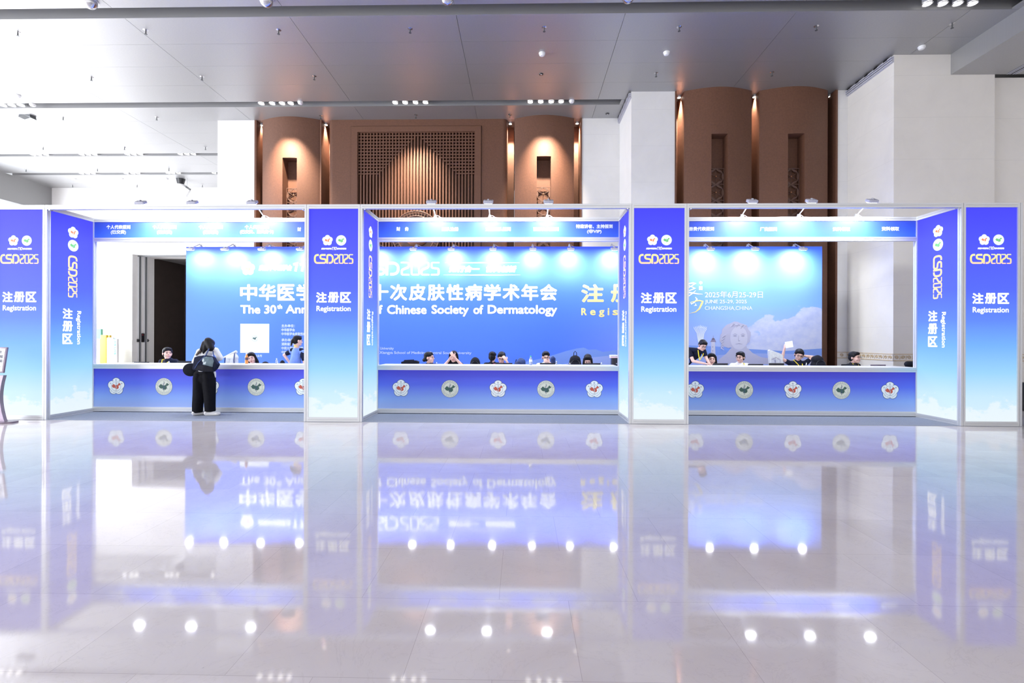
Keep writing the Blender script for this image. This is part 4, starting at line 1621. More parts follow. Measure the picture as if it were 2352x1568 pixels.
blx = [(438, 'leftmost'), (517, 'second from the left end'), (602, 'third from the left end'), (690, 'seen just left of the second column'), (860, 'hidden behind the right edge of the second column'),
       (949.5, 'above the large white year numerals'), (1037, 'above the slogan'), (1132.5, 'fourth from the right in the middle bay'), (1224, 'third from the right in the middle bay'),
       (1311, 'second from the right in the middle bay'), (1411, 'at the right end of the middle bay'), (1632, 'leftmost in the right bay'), (1734, 'middle one in the right bay'), (1844, 'at the right end of the backdrop')]
for hx_, where in blx:
    # the head is seen at hx_, .4 m in front of the board
    x = at(hx_, 572, YK - .36).x
    if hx_ == 860:
        where = 'partly behind the second column'
    arm_lamp(x, YK + .05, ZK, .42, -.13, 'small spotlight on the backdrop top, ' + where, 'spotlights along the backdrop top', 44, R(20), .18)

# ------------------------------------------------------------ ceiling fittings


def downlight(px, py, lab, grp, ysl, spot=None, tilt=0., r=.09, side=0.):
    c = atz(px, py, HC + .03)
    y = ysl
    e = thing('downlight', lab, 'downlight', (c.x, y, HC + .42), grp)
    MB().lathe((c.x, y, HC + .04), [(r, 0), (r, .38)], 'alu', 18).build('housing', e)
    M = Matrix.Translation((c.x, y, HC + .03))
    MB().lathe((c.x, y, HC + .02), [(r * .8, 0), (r * .8, .02)], 'downlight_glow', 18).build('lens', e)
    ring = MB()
    ring.tube([(c.x + r * 1.02 * math.cos(2 * PI * k / 20), y + r * 1.02 * math.sin(2 * PI * k / 20), HC + .02) for k in range(20)], .010, 'chrome', 6, True)
    ring.build('ring', e)
    if spot:
        l = bpy.data.lights.new('downlight_lamp', 'SPOT')
        l.energy, l.spot_size, l.spot_blend, l.shadow_soft_size = spot, R(56), .9, .08
        l.color = (1, .82, .64)
        o = bpy.data.objects.new('downlight_lamp', l)
        COL.objects.link(o)
        o.parent = e
        o.location = (0, 0, -.43)
        o.rotation_euler = (R(tilt), R(side), 0)
    return e


def sc(i):
    return (slots[i][0] + slots[i][1]) / 2


pos4 = ('leftmost', 'second', 'third', 'rightmost')
for grp, ys, where in (((600, 625, 648, 668), 237, 'above the left brown pilaster'), ((907, 930, 954, 977), 234, 'above the lattice panel'), ((1218, 1242, 1266, 1289), 232, 'above the right brown pilaster')):
    for i, px in enumerate(grp):
        downlight(px, ys, '%s of the four ceiling downlights %s' % (pos4[i], where), 'downlights in the second ceiling slot', sc(1),
                  1350 if i in (1, 2) else None, 24, r=.088)
for i, px in enumerate((6, 27, 48)):
    downlight(px, 241, '%s of the three downlights at the left edge of the second slot' % ('left', 'middle', 'right')[i], 'downlights in the second ceiling slot', sc(1), r=.088)
for i, px in enumerate((2131, 2166, 2200, 2234)):
    downlight(px, 7, '%s of the four downlights in the nearest slot, top right' % pos4[i], 'downlights in the nearest ceiling slot', sc(0), r=.088)
for gi, (grp, ys) in enumerate((((75, 89, 105), 354.5), ((187, 202, 217), 354), ((292, 307, 322), 353.5), ((413, 428, 443), 352.5))):
    for i, px in enumerate(grp):
        downlight(px, ys, '%s downlight of the %s trio in the third slot on the left' % (('left', 'middle', 'right')[i], ('first', 'second', 'third', 'fourth')[gi]), 'downlights in the third ceiling slot', sc(2), r=.085)
for gi, (grp, ys) in enumerate((((189, 203, 216), 398.5), ((291, 306, 318), 398), ((387, 398, 411), 397.5), ((492,), 397))):
    for i, px in enumerate(grp):
        downlight(px, ys, ('%s downlight of the %s trio in the farthest slot' % (('left', 'middle', 'right')[i], ('first', 'second', 'third', 'fourth')[gi])) if gi < 3 else 'single downlight in the farthest slot beside the white pier',
                  'downlights in the farthest ceiling slot', sc(3), r=.085)


def sprinkler(px, py, lab):
    c = atz(px, py, HC)
    e = thing('sprinkler', lab, 'sprinkler', (c.x, c.y, HC), 'ceiling sprinklers')
    MB().lathe((c.x, c.y, HC - .012), [(.02, 0), (.055, .012)], 'chrome', 14).build('collar', e)
    mb = MB()
    mb.cyl((c.x, c.y, HC - .09), (c.x, c.y, HC), .013, m='alu_dark', n=8)
    mb.cyl((c.x, c.y, HC - .095), (c.x, c.y, HC - .09), .03, m='alu_dark', n=12)
    mb.build('nozzle', e)


rowsp = [('first row, in front of the second slot', [(41, 73), (335, 69), (640, 69), (942, 66), (1250, 63), (1560, 62), (1875, 60), (2187, 55)]),
         ('second row, in front of the second slot', [(210, 177), (464, 176), (722, 175), (1507, 168), (1773, 166)]),
         ('row just behind the second slot', [(145, 269), (360, 269), (737, 266), (955, 264), (1171, 263)]),
         ('row before the third slot', [(99, 338), (286, 338), (472, 338)]),
         ('row before the farthest slot', [(60, 389), (224, 388), (388, 387)]),
         ('row nearest the far white wall', [(167, 425), (315, 425), (465, 425)])]
ords = ['first', 'second', 'third', 'fourth', 'fifth', 'sixth', 'seventh', 'eighth']
for rn, pts in rowsp:
    for i, (px, py) in enumerate(pts):
        sprinkler(px, py, '%s ceiling sprinkler from the left in the %s' % (ords[i], rn))


def detector(px, py, lab, r=.075, z=HC):
    c = atz(px, py, z)
    e = thing('smoke_detector', lab, 'smoke detector', (c.x, c.y, z), 'white smoke detectors')
    MB().lathe((c.x, c.y, z - .035), [(r, 0), (r * 1.05, .035)], 'white_plastic', 20).build('mount', e)
    MB().lathe((c.x, c.y, z - .07), [(r * .45, 0), (r * .8, .01), (r * .85, .035)], 'white_plastic', 20).build('sensor_head', e)


for px, py, lab in ((1245, 122, 'white smoke detector above the right half of the middle bay'), (1531, 120, 'white smoke detector above the right light box column'),
                    (2117, 107, 'white smoke detector near the top right corner'), (41, 219, 'pale smoke detector at the left edge in front of the second slot'),
                    (690, 234, 'small white detector beside the left downlights of the second slot'), (1313, 231, 'small white detector beside the right downlights of the second slot'),
                    (75, 239, 'small white detector right of the downlights at the left edge'),
                    (169, 410, 'leftmost white detector behind the farthest slot'), (279, 410, 'middle white detector behind the farthest slot'), (382, 410, 'rightmost white detector behind the farthest slot')):
    detector(px, py, lab)
for px, py, lab in ((1395, 261, 'small black disc on the ceiling above the right white pier'), (1243, 170, 'tiny black disc on the ceiling in the middle')):
    c = atz(px, py, HC)
    e = thing('ceiling_disc', lab, 'ceiling sensor', (c.x, c.y, HC))
    MB().lathe((c.x, c.y, HC - .02), [(.05, 0), (.06, .02)], 'black_plastic', 16).build('plate', e)
    MB().lathe((c.x, c.y, HC - .03), [(.02, 0), (.03, .01)], 'chrome', 12).build('sensor', e)
for px, lab in ((222, 'leftmost silver dome at the top edge'), (624, 'second silver dome at the top edge'), (1032, 'third silver dome at the top edge'), (1435, 'rightmost silver dome at the top edge')):
    c = atz(px, 14, HC)
    y = slots[0][0] - .22
    e = thing('dome_speaker', lab, 'dome fitting', (c.x, y, HC), 'silver domes along the nearest slot')
    MB().lathe((c.x, y, HC - .012), [(.002, -.15), (.05, -.14), (.09, -.115), (.12, -.07), (.13, -.03), (.13, 0)], 'chrome', 24).build('dome', e)
    MB().lathe((c.x, y, HC - .012), [(.15, 0), (.15, .011)], 'alu', 24).build('rim', e)

# hanging loudspeakers on the left
c = at(63, 269, Y_A - .4)
e = thing('hanging_loudspeaker', 'dark horn loudspeaker hanging from the ceiling at the upper left', 'loudspeaker', (c.x, c.y, HC))
MB().cyl((c.x, c.y, c.z + .05), (c.x, c.y, HC), .012, m='alu').build('rod', e)
mb = MB()
mb.prism([(-.19, -.03), (-.17, .06), (.0, .10), (.17, .06), (.2, -.06), (.17, -.03), (0, .03)], c.y - .10, c.y + .10, 'alu_dark', 'y')
for v in mb.v:
    v.x += c.x
    v.z += c.z
mb.build('horn', e)
yq = Y_D - 1.2
c = at(415, 427, yq)
e = thing('ceiling_disc_fitting', 'white round fitting with a dark collar near the far wall', 'ceiling fitting', (c.x, c.y, HC))
MB().lathe((c.x, c.y, c.z - .05), [(.2, 0), (.24, .05), (.2, .10)], 'white_plastic', 20).build('disc', e)
MB().lathe((c.x, c.y, c.z + .05), [(.12, 0), (.18, HC - c.z - .05)], 'black_plastic', 16).build('collar', e)
c = at(427, 441, yq)
e = thing('hanging_panel_speaker', 'white slanted panel loudspeaker hanging before the far wall', 'loudspeaker', (c.x, c.y, HC))
M = Matrix.Translation(c) @ Matrix.Rotation(R(32), 4, 'Y')
mb = MB()
mb.obox(M, .26, .12, .34, 'white_plastic', .02)
mb.build('panel', e)
mb = MB()
for k in range(5):
    mb.obox(M @ Matrix.Translation((-.11 + k * .055, 0, .20)), .012, .05, .08, 'alu_dark')
mb.build('fins', e)
MB().tube([c + Vector((.05, 0, .2)), c + Vector((.05, 0, .3)), (c.x + .05, c.y, HC)], .01, 'alu').build('rod', e)
# linear air slot in the soffit, top right
c0, c1 = atz(2306, 173, z_soff), atz(2351, 151, z_soff)
e = thing('linear_diffuser', 'white and black linear air slot in the lowered ceiling at the right edge', 'air vent', (c0.x, c0.y, z_soff))
w_ = .22
y0_, y1_ = YB + 8, Y_C - .02
fr = MB()
for q in (0, .055, .14, .195):
    fr.box(c0.x + q, c0.x + q + .025, y0_, y1_, z_soff - .012, z_soff - .001, 'white_metal')
fr.build('frame', e)
MB().box(c0.x, c0.x + w_, y0_, y1_, z_soff - .006, z_soff - .0005, 'black_plastic').build('slot', e)

# ------------------------------------------------------------ people
ONE = Matrix.Identity(4)


class Head:
    """head, neck and face placed at c; the face looks along local -Y before turning"""

    def __init__(s, c, yaw=0, pitch=0, roll=0, k=1.0):
        s.c = Vector(c)
        s.M = Matrix.Rotation(R(yaw), 4, 'Z') @ Matrix.Rotation(R(pitch), 4, 'X') @ Matrix.Rotation(R(roll), 4, 'Y')
        s.M3 = s.M.to_3x3()
        s.k = k

    def w(s, x, y, z):
        return s.c + s.M3 @ (Vector((x, y, z)) * s.k)

    def e(s, c, r):
        return ('e', s.w(*c), tuple(q * s.k for q in r), s.M3)

    def skin(s):
        P_ = [s.e((0, .012, .030), (.074, .094, .086)), s.e((0, -.030, -.028), (.062, .060, .082)), s.e((0, -.045, -.088), (.040, .036, .028)),
              s.e((.034, -.058, -.036), (.029, .028, .034)), s.e((-.034, -.058, -.036), (.029, .028, .034)),
              ('c', s.w(0, -.086, .008), s.w(0, -.104, -.026), .008 * s.k, .0125 * s.k), s.e((0, -.078, .026), (.050, .018, .012)),
              s.e((.078, .010, -.012), (.010, .018, .030)), s.e((-.078, .010, -.012), (.010, .018, .030)),
              s.e((0, -.084, -.064), (.024, .012, .009)), s.e((0, -.078, -.092), (.020, .014, .014))]
        return P_

    def neck(s, base, r=.050):
        return ('c', s.w(0, .018, -.06), base, r * s.k, r * 1.1)

    def face(s, body, brow=True, glasses=False):
        mb = MB()
        for sx in (-1, 1):
            mb.ell(s.w(sx * .030, -.084, .002), (.0145 * s.k, .007 * s.k, .0060 * s.k), 'eye_dark', s.M3, 10, 6)
        mb.build('eyes', body)
        mb = MB()
        for sx in (-1, 1):
            mb.tube([s.w(sx * .014, -.094, .026), s.w(sx * .032, -.093, .031), s.w(sx * .050, -.080, .025)], [.003, .0042, .002], 'hair_black', 6)
        mb.build('eyebrows', body)
        mb = MB()
        mb.ell(s.w(0, -.096, -.063), (.021 * s.k, .006 * s.k, .0065 * s.k), 'lip', s.M3, 12, 6)
        mb.build('lips', body)
        if glasses:
            mb = MB()
            for sx in (-1, 1):
                mb.tube([s.w(sx * .032 + .023 * math.cos(2 * PI * k / 14), -.103, .002 + .017 * math.sin(2 * PI * k / 14)) for k in range(14)], .0022, 'glasses_frame', 5, True)
                mb.tube([s.w(sx * .055, -.103, .006), s.w(sx * .079, -.05, .006), s.w(sx * .08, .01, .0)], .002, 'glasses_frame', 5)
            mb.tube([s.w(-.009, -.103, .004), s.w(0, -.106, .007), s.w(.009, -.103, .004)], .002, 'glasses_frame', 5)
            mb.build('glasses', body)

    def hair(s, body, style, m='hair_black'):
        cap = [s.e((0, .020, .052), (.084, .100, .078)), s.e((0, .048, .0), (.081, .072, .086)), s.e((.0, -.036, .094), (.062, .045, .026))]
        if style == 'short':
            P_ = cap + [s.e((.072, .0, .035), (.017, .045, .035)), s.e((-.072, .0, .035), (.017, .045, .035)), s.e((.02, -.062, .084), (.046, .026, .024)), s.e((-.035, -.060, .080), (.034, .024, .024))]
        elif style == 'tied':
            P_ = cap + [s.e((0, .10, .0), (.045, .045, .045)), ('c', s.w(0, .125, -.02), s.w(0, .135, -.12), .030 * s.k, .018 * s.k), s.e((.06, -.02, .055), (.028, .05, .035)), s.e((-.06, -.02, .055), (.028, .05, .035))]
        elif style == 'bun':
            P_ = cap + [s.e((0, .115, -.045), (.042, .042, .040)), s.e((.055, -.025, .060), (.03, .05, .035)), s.e((-.055, -.025, .060), (.03, .05, .035))]
        else:
            P_ = cap + [('c', s.w(sx * .074, -.018, .045), s.w(sx * .084, .0, -.10), .024 * s.k, .030 * s.k) for sx in (-1, 1)]
            P_ += [('c', s.w(sx * .084, .0, -.10), s.w(sx * .080, .02, -.22), .030 * s.k, .024 * s.k) for sx in (-1, 1)]
            P_ += [('c', s.w(0, .07, .0), s.w(0, .085, -.20), .076 * s.k, .062 * s.k), s.e((.052, -.044, .064), (.028, .028, .034)), s.e((-.052, -.044, .064), (.028, .028, .034))]
        blob(P_, 'hair', None, .0085, 3, body, m)


def hand(w, f, side, curl=.4, k=1.0, thumb=1):
    """wrist w, pointing along f, palm facing `side`; four fingers of different length and a thumb"""
    w, f, n = Vector(w), Vector(f).normalized(), Vector(side).normalized()
    n = (n - f * n.dot(f)).normalized()
    s = f.cross(n)
    M3 = Matrix((s, f, n)).transposed()
    out = [('e', w + f * .045 * k, (.038 * k, .048 * k, .016 * k), M3)]
    for i, (off, L) in enumerate(((-.030, .066), (-.010, .078), (.010, .073), (.029, .058))):
        b = w + f * .082 * k + s * off * k
        a1 = curl
        d1 = (f * math.cos(a1) + n * math.sin(a1))
        m1 = b + d1 * L * .5 * k
        d2 = (f * math.cos(a1 * 2.1) + n * math.sin(a1 * 2.1))
        m2 = m1 + d2 * L * .5 * k
        out += [('c', w + f * .05 * k + s * off * .8 * k, b, .0095 * k, .0092 * k), ('c', b, m1, .0092 * k, .0085 * k), ('c', m1, m2, .0085 * k, .0072 * k)]
    tb = w + f * .025 * k + s * -.034 * k * thumb
    tm = tb + (f * .7 - s * .75 * thumb + n * .35).normalized() * .036 * k
    out += [('c', tb, tm, .0125 * k, .0105 * k), ('c', tm, tm + (f * .95 - s * .2 * thumb + n * .4).normalized() * .03 * k, .0105 * k, .0085 * k)]
    return out


def arm_parts(sh, el, wr):
    return [('c', sh, el, .044, .037), ('c', el, wr, .036, .025)]


def lanyard(body, H, chest, m='lanyard_yellow'):
    """ribbon round the neck meeting on the chest"""
    mb = MB()
    L = H.w(-.062, .0, -.135)
    Rr = H.w(.062, .0, -.135)
    B = H.w(0, .07, -.12)
    pts = [Vector(chest), (Vector(chest) + L) / 2 + Vector((-.018, -.035, .01)), L + Vector((-.01, -.025, 0)), B, Rr + Vector((.01, -.025, 0)), (Vector(chest) + Rr) / 2 + Vector((.018, -.035, .01)), Vector(chest)]
    mb.tube(pts, .009, m, 6)
    mb.build('lanyard', body)


def seated(label, head, yaw=0, pitch=0, roll=0, hair='short', shirt='navy_fabric', shirt2=None, arms=None, glasses=False, lany=False, turn=0, skin='skin_fair', face=True, sleeve=.55, lean=.0, hairm='hair_black', k=1.09, chair=True, drop=0., neck_dx=0.):
    """person on a chair behind the counter; body one surface, clothes and hair over it"""
    hx, hy, hz = head
    yaw += math.degrees(math.atan2(-hx, hy + CD))   # turned relative to the entrance side where the photographer stands
    H = Head(head, yaw, pitch, roll, k)
    nb = Vector((hx + neck_dx, hy + .035 + lean * .3, hz - .150 - drop))
    hip = Vector((hx + neck_dx, hy + .16 + lean, .525))
    e = thing('person', label, 'person', (hip.x, hip.y, .006))
    tr = Matrix.Rotation(R(turn), 3, 'Z')
    shl, shr = nb + tr @ Vector((-.165, .01, -.048)), nb + tr @ Vector((.165, .01, -.048))
    mid = (nb + hip) / 2
    parts = H.skin() + [H.neck(nb)]
    parts += [('c', nb + Vector((0, 0, -.05)), mid, .085, .10), ('c', mid, hip, .10, .115), ('c', shl, shr, .05, .05)]
    if arms is None:
        arms = {}
    res = {}
    for sd, sh in (('L', shl), ('R', shr)):
        sx = -1 if sd == 'L' else 1
        a = arms.get(sd)
        if a is None:
            el = sh + Vector((sx * .05, -.02, -.27))
            el.z = max(el.z, .83)
            wr = el + Vector((-sx * .06, -.10, .035))
            wr.z = .86
            a = (el, wr, (wr - el), (0, 0, -1), .35, -sx)
        el, wr, fd, pn, cu, th = a
        el, wr = Vector(el), Vector(wr)
        parts += arm_parts(sh, el, wr) + hand(wr, fd, pn, cu, 1.0, th)
        res[sd] = (sh, el, wr)
    for sx in (-1, 1):
        kn = hip + Vector((sx * .10, -.40, .0))
        an = kn + Vector((0, .03, -.40))
        parts += [('c', hip + Vector((sx * .08, 0, -.01)), kn, .075, .055), ('c', kn, an, .052, .036), ('c', an + Vector((0, .01, -.04)), an + Vector((0, -.13, -.06)), .034, .028)]
    body = blob(parts, 'body', None, .0062, 3, e, skin)
    # shirt
    sp = [('c', nb + Vector((0, .01, -.045)), mid, .105, .125), ('c', mid, hip, .125, .135), ('c', shl, shr, .066, .066), ('c', nb + Vector((0, .005, -.035)), nb + Vector((0, .0, -.06)), .060, .10)]
    for sd in 'LR':
        sh, el, wr = res[sd]
        f = sleeve
        if f <= 1:
            sp.append(('c', sh, sh + (el - sh) * f, .060, .052))
        else:
            sp += [('c', sh, el, .058, .048), ('c', el, el + (wr - el) * .85, .048, .036)]
    shirt_o = blob(sp, 'shirt', None, .012, 4, e, shirt)
    if shirt2:
        blob([('c', mid + Vector((0, -.03, .10)), mid + Vector((0, -.02, -.15)), .112, .13)], 'shirt_front', None, .014, 3, shirt_o, shirt2)
    tp = []
    for sx in (-1, 1):
        kn = hip + Vector((sx * .10, -.40, .0))
        tp += [('c', hip + Vector((sx * .07, .0, -.01)), kn, .095, .072), ('c', kn, kn + Vector((0, .03, -.36)), .070, .058)]
    blob(tp, 'trousers', None, .016, 3, e, 'trouser_black')
    if face:
        H.face(body, glasses=glasses)
    H.hair(body, hair, hairm)
    if lany:
        lanyard(body, H, nb + Vector((0, -.15, -.16)))
    if chair:
        make_chair(hip.x, hip.y + .02, label)
    return e, H, body


_CH = []


def make_chair(x, y, who=None, label=None):
    """white plastic conference chair; each later one is a copy with its parts"""
    lab = label or ('chair under the ' + ' '.join(w for w in who.split()[:10] if w != 'a'))
    if not _CH:
        e = thing('stacking_chair', lab, 'chair', (0, 0, 0), 'white chairs behind the counters')
        MB().bbox(-.21, .21, -.22, .20, .335, .36, 'white_plastic', .008).build('seat', e)
        b = MB()
        b.prism([(-.2, .20), (-.12, .235), (0, .25), (.12, .235), (.2, .20), (.2, .225), (.12, .26), (0, .275), (-.12, .26), (-.2, .225)], .46, .84, 'white_plastic', 'z')
        b.build('backrest', e)
        for sx in (-1, 1):
            MB().tube([(sx * .19, -.19, 0), (sx * .18, -.18, .335)], .012, 'alu', 8).build('leg', e)
            MB().tube([(sx * .19, .21, 0), (sx * .18, .19, .335), (sx * .17, .235, .60)], .012, 'alu', 8).build('leg', e)
        _CH.append(e)
        o = e
    else:
        o = copy_tree(_CH[0])
        o['label'] = lab
    o.location = (x, y, .0085)
    return o


YP = 2.20


def hp(px, ptop, dz=.136, Y=YP):
    c = at(px, ptop, Y)
    return (c.x, Y, c.z - dz)


# left bay
seated('person in a navy polo with a yellow lanyard seated left of the standing visitor', hp(384.5, 797.6), 14, -3, 3, 'short', 'navy_fabric', lany=True, k=1.13)
seated('person with long black hair tilting the head behind the orange drink bottle', hp(578, 809.5, .125), -12, 5, -16, 'long', 'white_cloth')
# middle bay
seated('person with a low bun and glasses looking right, leftmost in the middle bay', hp(986, 807.5), 68, -3, 0, 'bun', 'navy_fabric', glasses=True, turn=30)
h = hp(1042, 805)
hx, hy, hz = h
seated('person with long hair raising both hands before the face, sleeveless black top', h, -8, 4, 0, 'long', 'black_fabric', sleeve=.12,
       arms={'L': ((hx - .21, hy - .12, hz - .22), (hx - .08, hy - .18, hz - .07), (.35, -.1, .5), (.6, -.4, 0), .5, -1),
             'R': ((hx + .20, hy - .10, hz - .19), (hx + .035, hy - .16, hz - .005), (-.55, -.05, .75), (0, 1, 0), .5, 1)}, hairm='hair_black')
seated('person seen from behind with a dark ponytail, next to the red plaid shirt', hp(1131, 806.8, .136, 3.0), 168, 0, 0, 'tied', 'black_fabric', face=False, turn=20)
h = hp(1152, 807.6)
hx, hy, hz = h
seated('person in a red plaid shirt resting the forehead on one hand', h, -6, 20, 4, 'short', 'plaid_red', glasses=True, sleeve=.6,
       arms={'R': ((hx + .20, hy - .15, hz - .24), (hx + .12, hy - .17, hz - .06), (-.55, .15, .75), (-.3, .9, -.2), .35, 1)})
h = hp(1254, 806.3)
hx, hy, hz = h
seated('person in a white top and glasses holding a hand over the mouth', h, 4, 8, -3, 'bun', 'white_cloth', glasses=True, lany=True, sleeve=.6, skin='skin_fair',
       arms={'R': ((hx + .17, hy - .14, hz - .25), (hx + .075, hy - .17, hz - .12), (-.9, -.05, .45), (0, 1, .1), .45, 1)})
seated('person with long black hair bent low over a laptop beside the big black backpack', hp(1350, 815.2, .12), 0, 28, 0, 'long', 'white_cloth')
# right bay
seated('smiling person with long black hair sitting beside the leaning colleague', hp(1634.5, 810.5), 8, 2, 0, 'long', 'black_fabric')
seated('person in a white t-shirt with glasses and a yellow lanyard before the printed bust', hp(1700.5, 806.3), -22, 3, 0, 'short', 'white_cloth', glasses=True, lany=True, sleeve=.7, k=1.06)
h = hp(1835, 801.5, .13)
hx, hy, hz = h
e0 = at(1796, 824, hy - .02)
w0 = at(1802, 800, hy - .06)
e1 = at(1866, 820, hy)
w1 = at(1848, 817, hy + .06)
seated('person in a navy polo holding up a paper, other hand behind the neck', h, 12, 18, 14, 'short', 'navy_fabric', 'polo_blue', glasses=True, lany=True, sleeve=.5, turn=0,
       arms={'L': (e0, w0, (.25, -.05, 1), (.8, .3, 0), .55, 1), 'R': (e1, w1, (-1, .25, .1), (0, -1, 0), .3, 1)}, neck_dx=.0)
c = at(1812, 791, hy - .14)
e = thing('paper_sheet', 'white sheet of paper held up in a raised hand', 'paper', tuple(c))
mb = MB()
M = Matrix.Translation(c) @ Matrix.Rotation(R(-9), 4, 'Y') @ Matrix.Rotation(R(15), 4, 'Z')
vs = [M @ Vector((-.10 + .2 * i / 6, .012 * math.sin(i * .9), z)) for z in (-.07, .07) for i in range(7)]
vs2 = [v + Vector((0, .0015, 0)) for v in vs]
mb.add(vs + vs2, [(i, i + 1, 8 + i, 7 + i) for i in range(6)] + [(14 + i, 14 + i + 1, 14 + 8 + i, 14 + 7 + i) for i in range(6)], 'paper', True)
mb.build('sheet', e)
seated('person in profile with black glasses and a yellow lanyard at the right end', hp(1963, 807.0), 62, -2, 0, 'short', 'black_fabric', glasses=True, lany=True, turn=25)

# standing staff member in the blue polo, seen from behind, left bay
hx, hy, hz = hp(684, 770, .125, 2.25)
H = Head((hx, hy, hz), 132, 6, 0)
e = thing('person', 'person in a blue and navy polo standing with hand on hip by the second column', 'person', (hx, hy + .1, .006))
nb = Vector((hx - .04, hy + .03, hz - .19))
hip = Vector((hx - .07, hy + .02, .90))
shl, shr = nb + Vector((-.155, .03, -.06)), nb + Vector((.15, .0, -.075))
mid = (nb + hip) / 2
el, wr = at(653, 815, hy + .05), at(664, 831, hy + .06)
el2 = shr + Vector((.05, -.02, -.27))
wr2 = el2 + Vector((.0, .02, -.23))
parts = H.skin() + [H.neck(nb), ('c', nb + Vector((0, 0, -.04)), mid, .085, .09), ('c', mid, hip, .09, .11), ('c', shl, shr, .045, .045)]
parts += arm_parts(shl, el, wr) + hand(wr, (.5, -.1, -.8), (1, 0, 0), .4) + arm_parts(shr, el2, wr2) + hand(wr2, (0, -.1, -1), (-1, 0, 0), .3)
for sx in (-1, 1):
    kn = hip + Vector((sx * .09, 0, -.42))
    parts += [('c', hip + Vector((sx * .08, 0, 0)), kn, .08, .055), ('c', kn, kn + Vector((0, .02, -.42)), .052, .036), ('c', kn + Vector((0, .02, -.445)), kn + Vector((0, -.14, -.450)), .030, .026)]
body = blob(parts, 'body', None, .0065, 3, e, 'skin_fair')
sh_o = blob([('c', nb + Vector((0, .01, -.05)), mid, .105, .115), ('c', mid, hip, .115, .14), ('c', shl, shr, .062, .062)], 'shirt', None, .012, 4, e, 'polo_blue')
blob([('c', shl, shl + (el - shl) * .55, .060, .054)], 'sleeve', None, .012, 3, sh_o, 'navy_fabric')
blob([('c', shr + Vector((-.01, 0, 0)), shr + (el2 - shr) * .6, .062, .056)], 'sleeve', None, .012, 3, sh_o, 'navy_fabric')
blob([('c', nb + Vector((-.11, .02, -.035)), nb + Vector((.11, .01, -.04)), .062, .062), ('c', nb + Vector((0, .0, .0)), nb + Vector((0, 0, -.03)), .062, .07)], 'collar_yoke', None, .012, 3, sh_o, 'navy_fabric')
blob([('c', hip, hip + Vector((0, 0, .02)), .14, .13)] + [('c', hip + Vector((sx * .08, 0, -.02)), hip + Vector((sx * .09, .02, -.82)), .10, .065) for sx in (-1, 1)], 'trousers', None, .016, 3, e, 'trouser_black')
H.face(body)
H.hair(body, 'tied')
MB().tube([H.w(-.062, .03, -.13), H.w(0, .075, -.12), H.w(.062, .03, -.13), H.w(.07, -.03, -.16)], .010, 'lanyard_yellow', 6).build('lanyard', body)

# colleague leaning over the desk, right bay
YL = 2.1
c = at(1614, 780, YL)
hx, hy, hz = c.x, YL, c.z - .125
H = Head((hx, hy, hz), 4, 26, 8)
e = thing('person', 'person in a navy polo and glasses leaning over the desk beside the third column', 'person', (hx - .35, hy + .35, .006))
nb = Vector((hx - .085, hy + .10, hz - .13))
hip = Vector((hx - .36, hy + .42, .93))
shl, shr = at(1583, 803, YL + .15), at(1616, 806, YL + .04)
shl.x -= .02
mid = (nb + hip) / 2
el, wr = at(1592, 829, YL - .02), at(1618, 834.5, YL - .22)
el2, wr2 = at(1622, 822, YL), at(1630, 836, YL - .16)
wr.z = max(wr.z, .99)
parts = H.skin() + [H.neck(nb), ('c', nb + Vector((0, .03, -.04)), mid, .09, .095), ('c', mid, hip, .095, .11), ('c', shl, shr, .045, .045)]
parts += arm_parts(shl, el, wr) + hand(wr, (1, -.3, -.08), (0, 0, -1), .25) + arm_parts(shr, el2, wr2) + hand(wr2, (.2, -.8, -.5), (0, 0, -1), .3)
for sx in (-1, 1):
    kn = hip + Vector((sx * .09, -.02, -.43))
    parts += [('c', hip + Vector((sx * .08, 0, 0)), kn, .08, .055), ('c', kn, kn + Vector((0, .04, -.42)), .052, .036), ('c', kn + Vector((0, .04, -.452)), kn + Vector((0, -.12, -.458)), .030, .026)]
body = blob(parts, 'body', None, .0062, 3, e, 'skin_fair')
sh_o = blob([('c', nb + Vector((0, .03, -.07)), mid, .10, .12), ('c', mid, hip, .12, .13), ('c', shl, shr, .062, .062), ('c', nb, nb + Vector((0, .03, -.05)), .062, .09)], 'shirt', None, .012, 4, e, 'navy_fabric')
blob([('c', shl, shl + (el - shl) * .55, .064, .058)], 'sleeve', None, .012, 3, sh_o, 'navy_fabric')
blob([('c', shr, shr + (el2 - shr) * .55, .060, .054)], 'sleeve', None, .012, 3, sh_o, 'navy_fabric')
blob([('c', mid + Vector((-.03, .0, .0)), hip, .125, .137)], 'shirt_back', None, .014, 3, sh_o, 'polo_blue')
blob([('c', hip, hip + Vector((0, 0, .02)), .135, .13)] + [('c', hip + Vector((sx * .08, 0, -.02)), hip + Vector((sx * .09, .03, -.82)), .10, .065) for sx in (-1, 1)], 'trousers', None, .016, 3, e, 'trouser_black')
H.face(body, glasses=True)
H.hair(body, 'short')
lanyard(body, H, at(1607, 827, YL - .08))

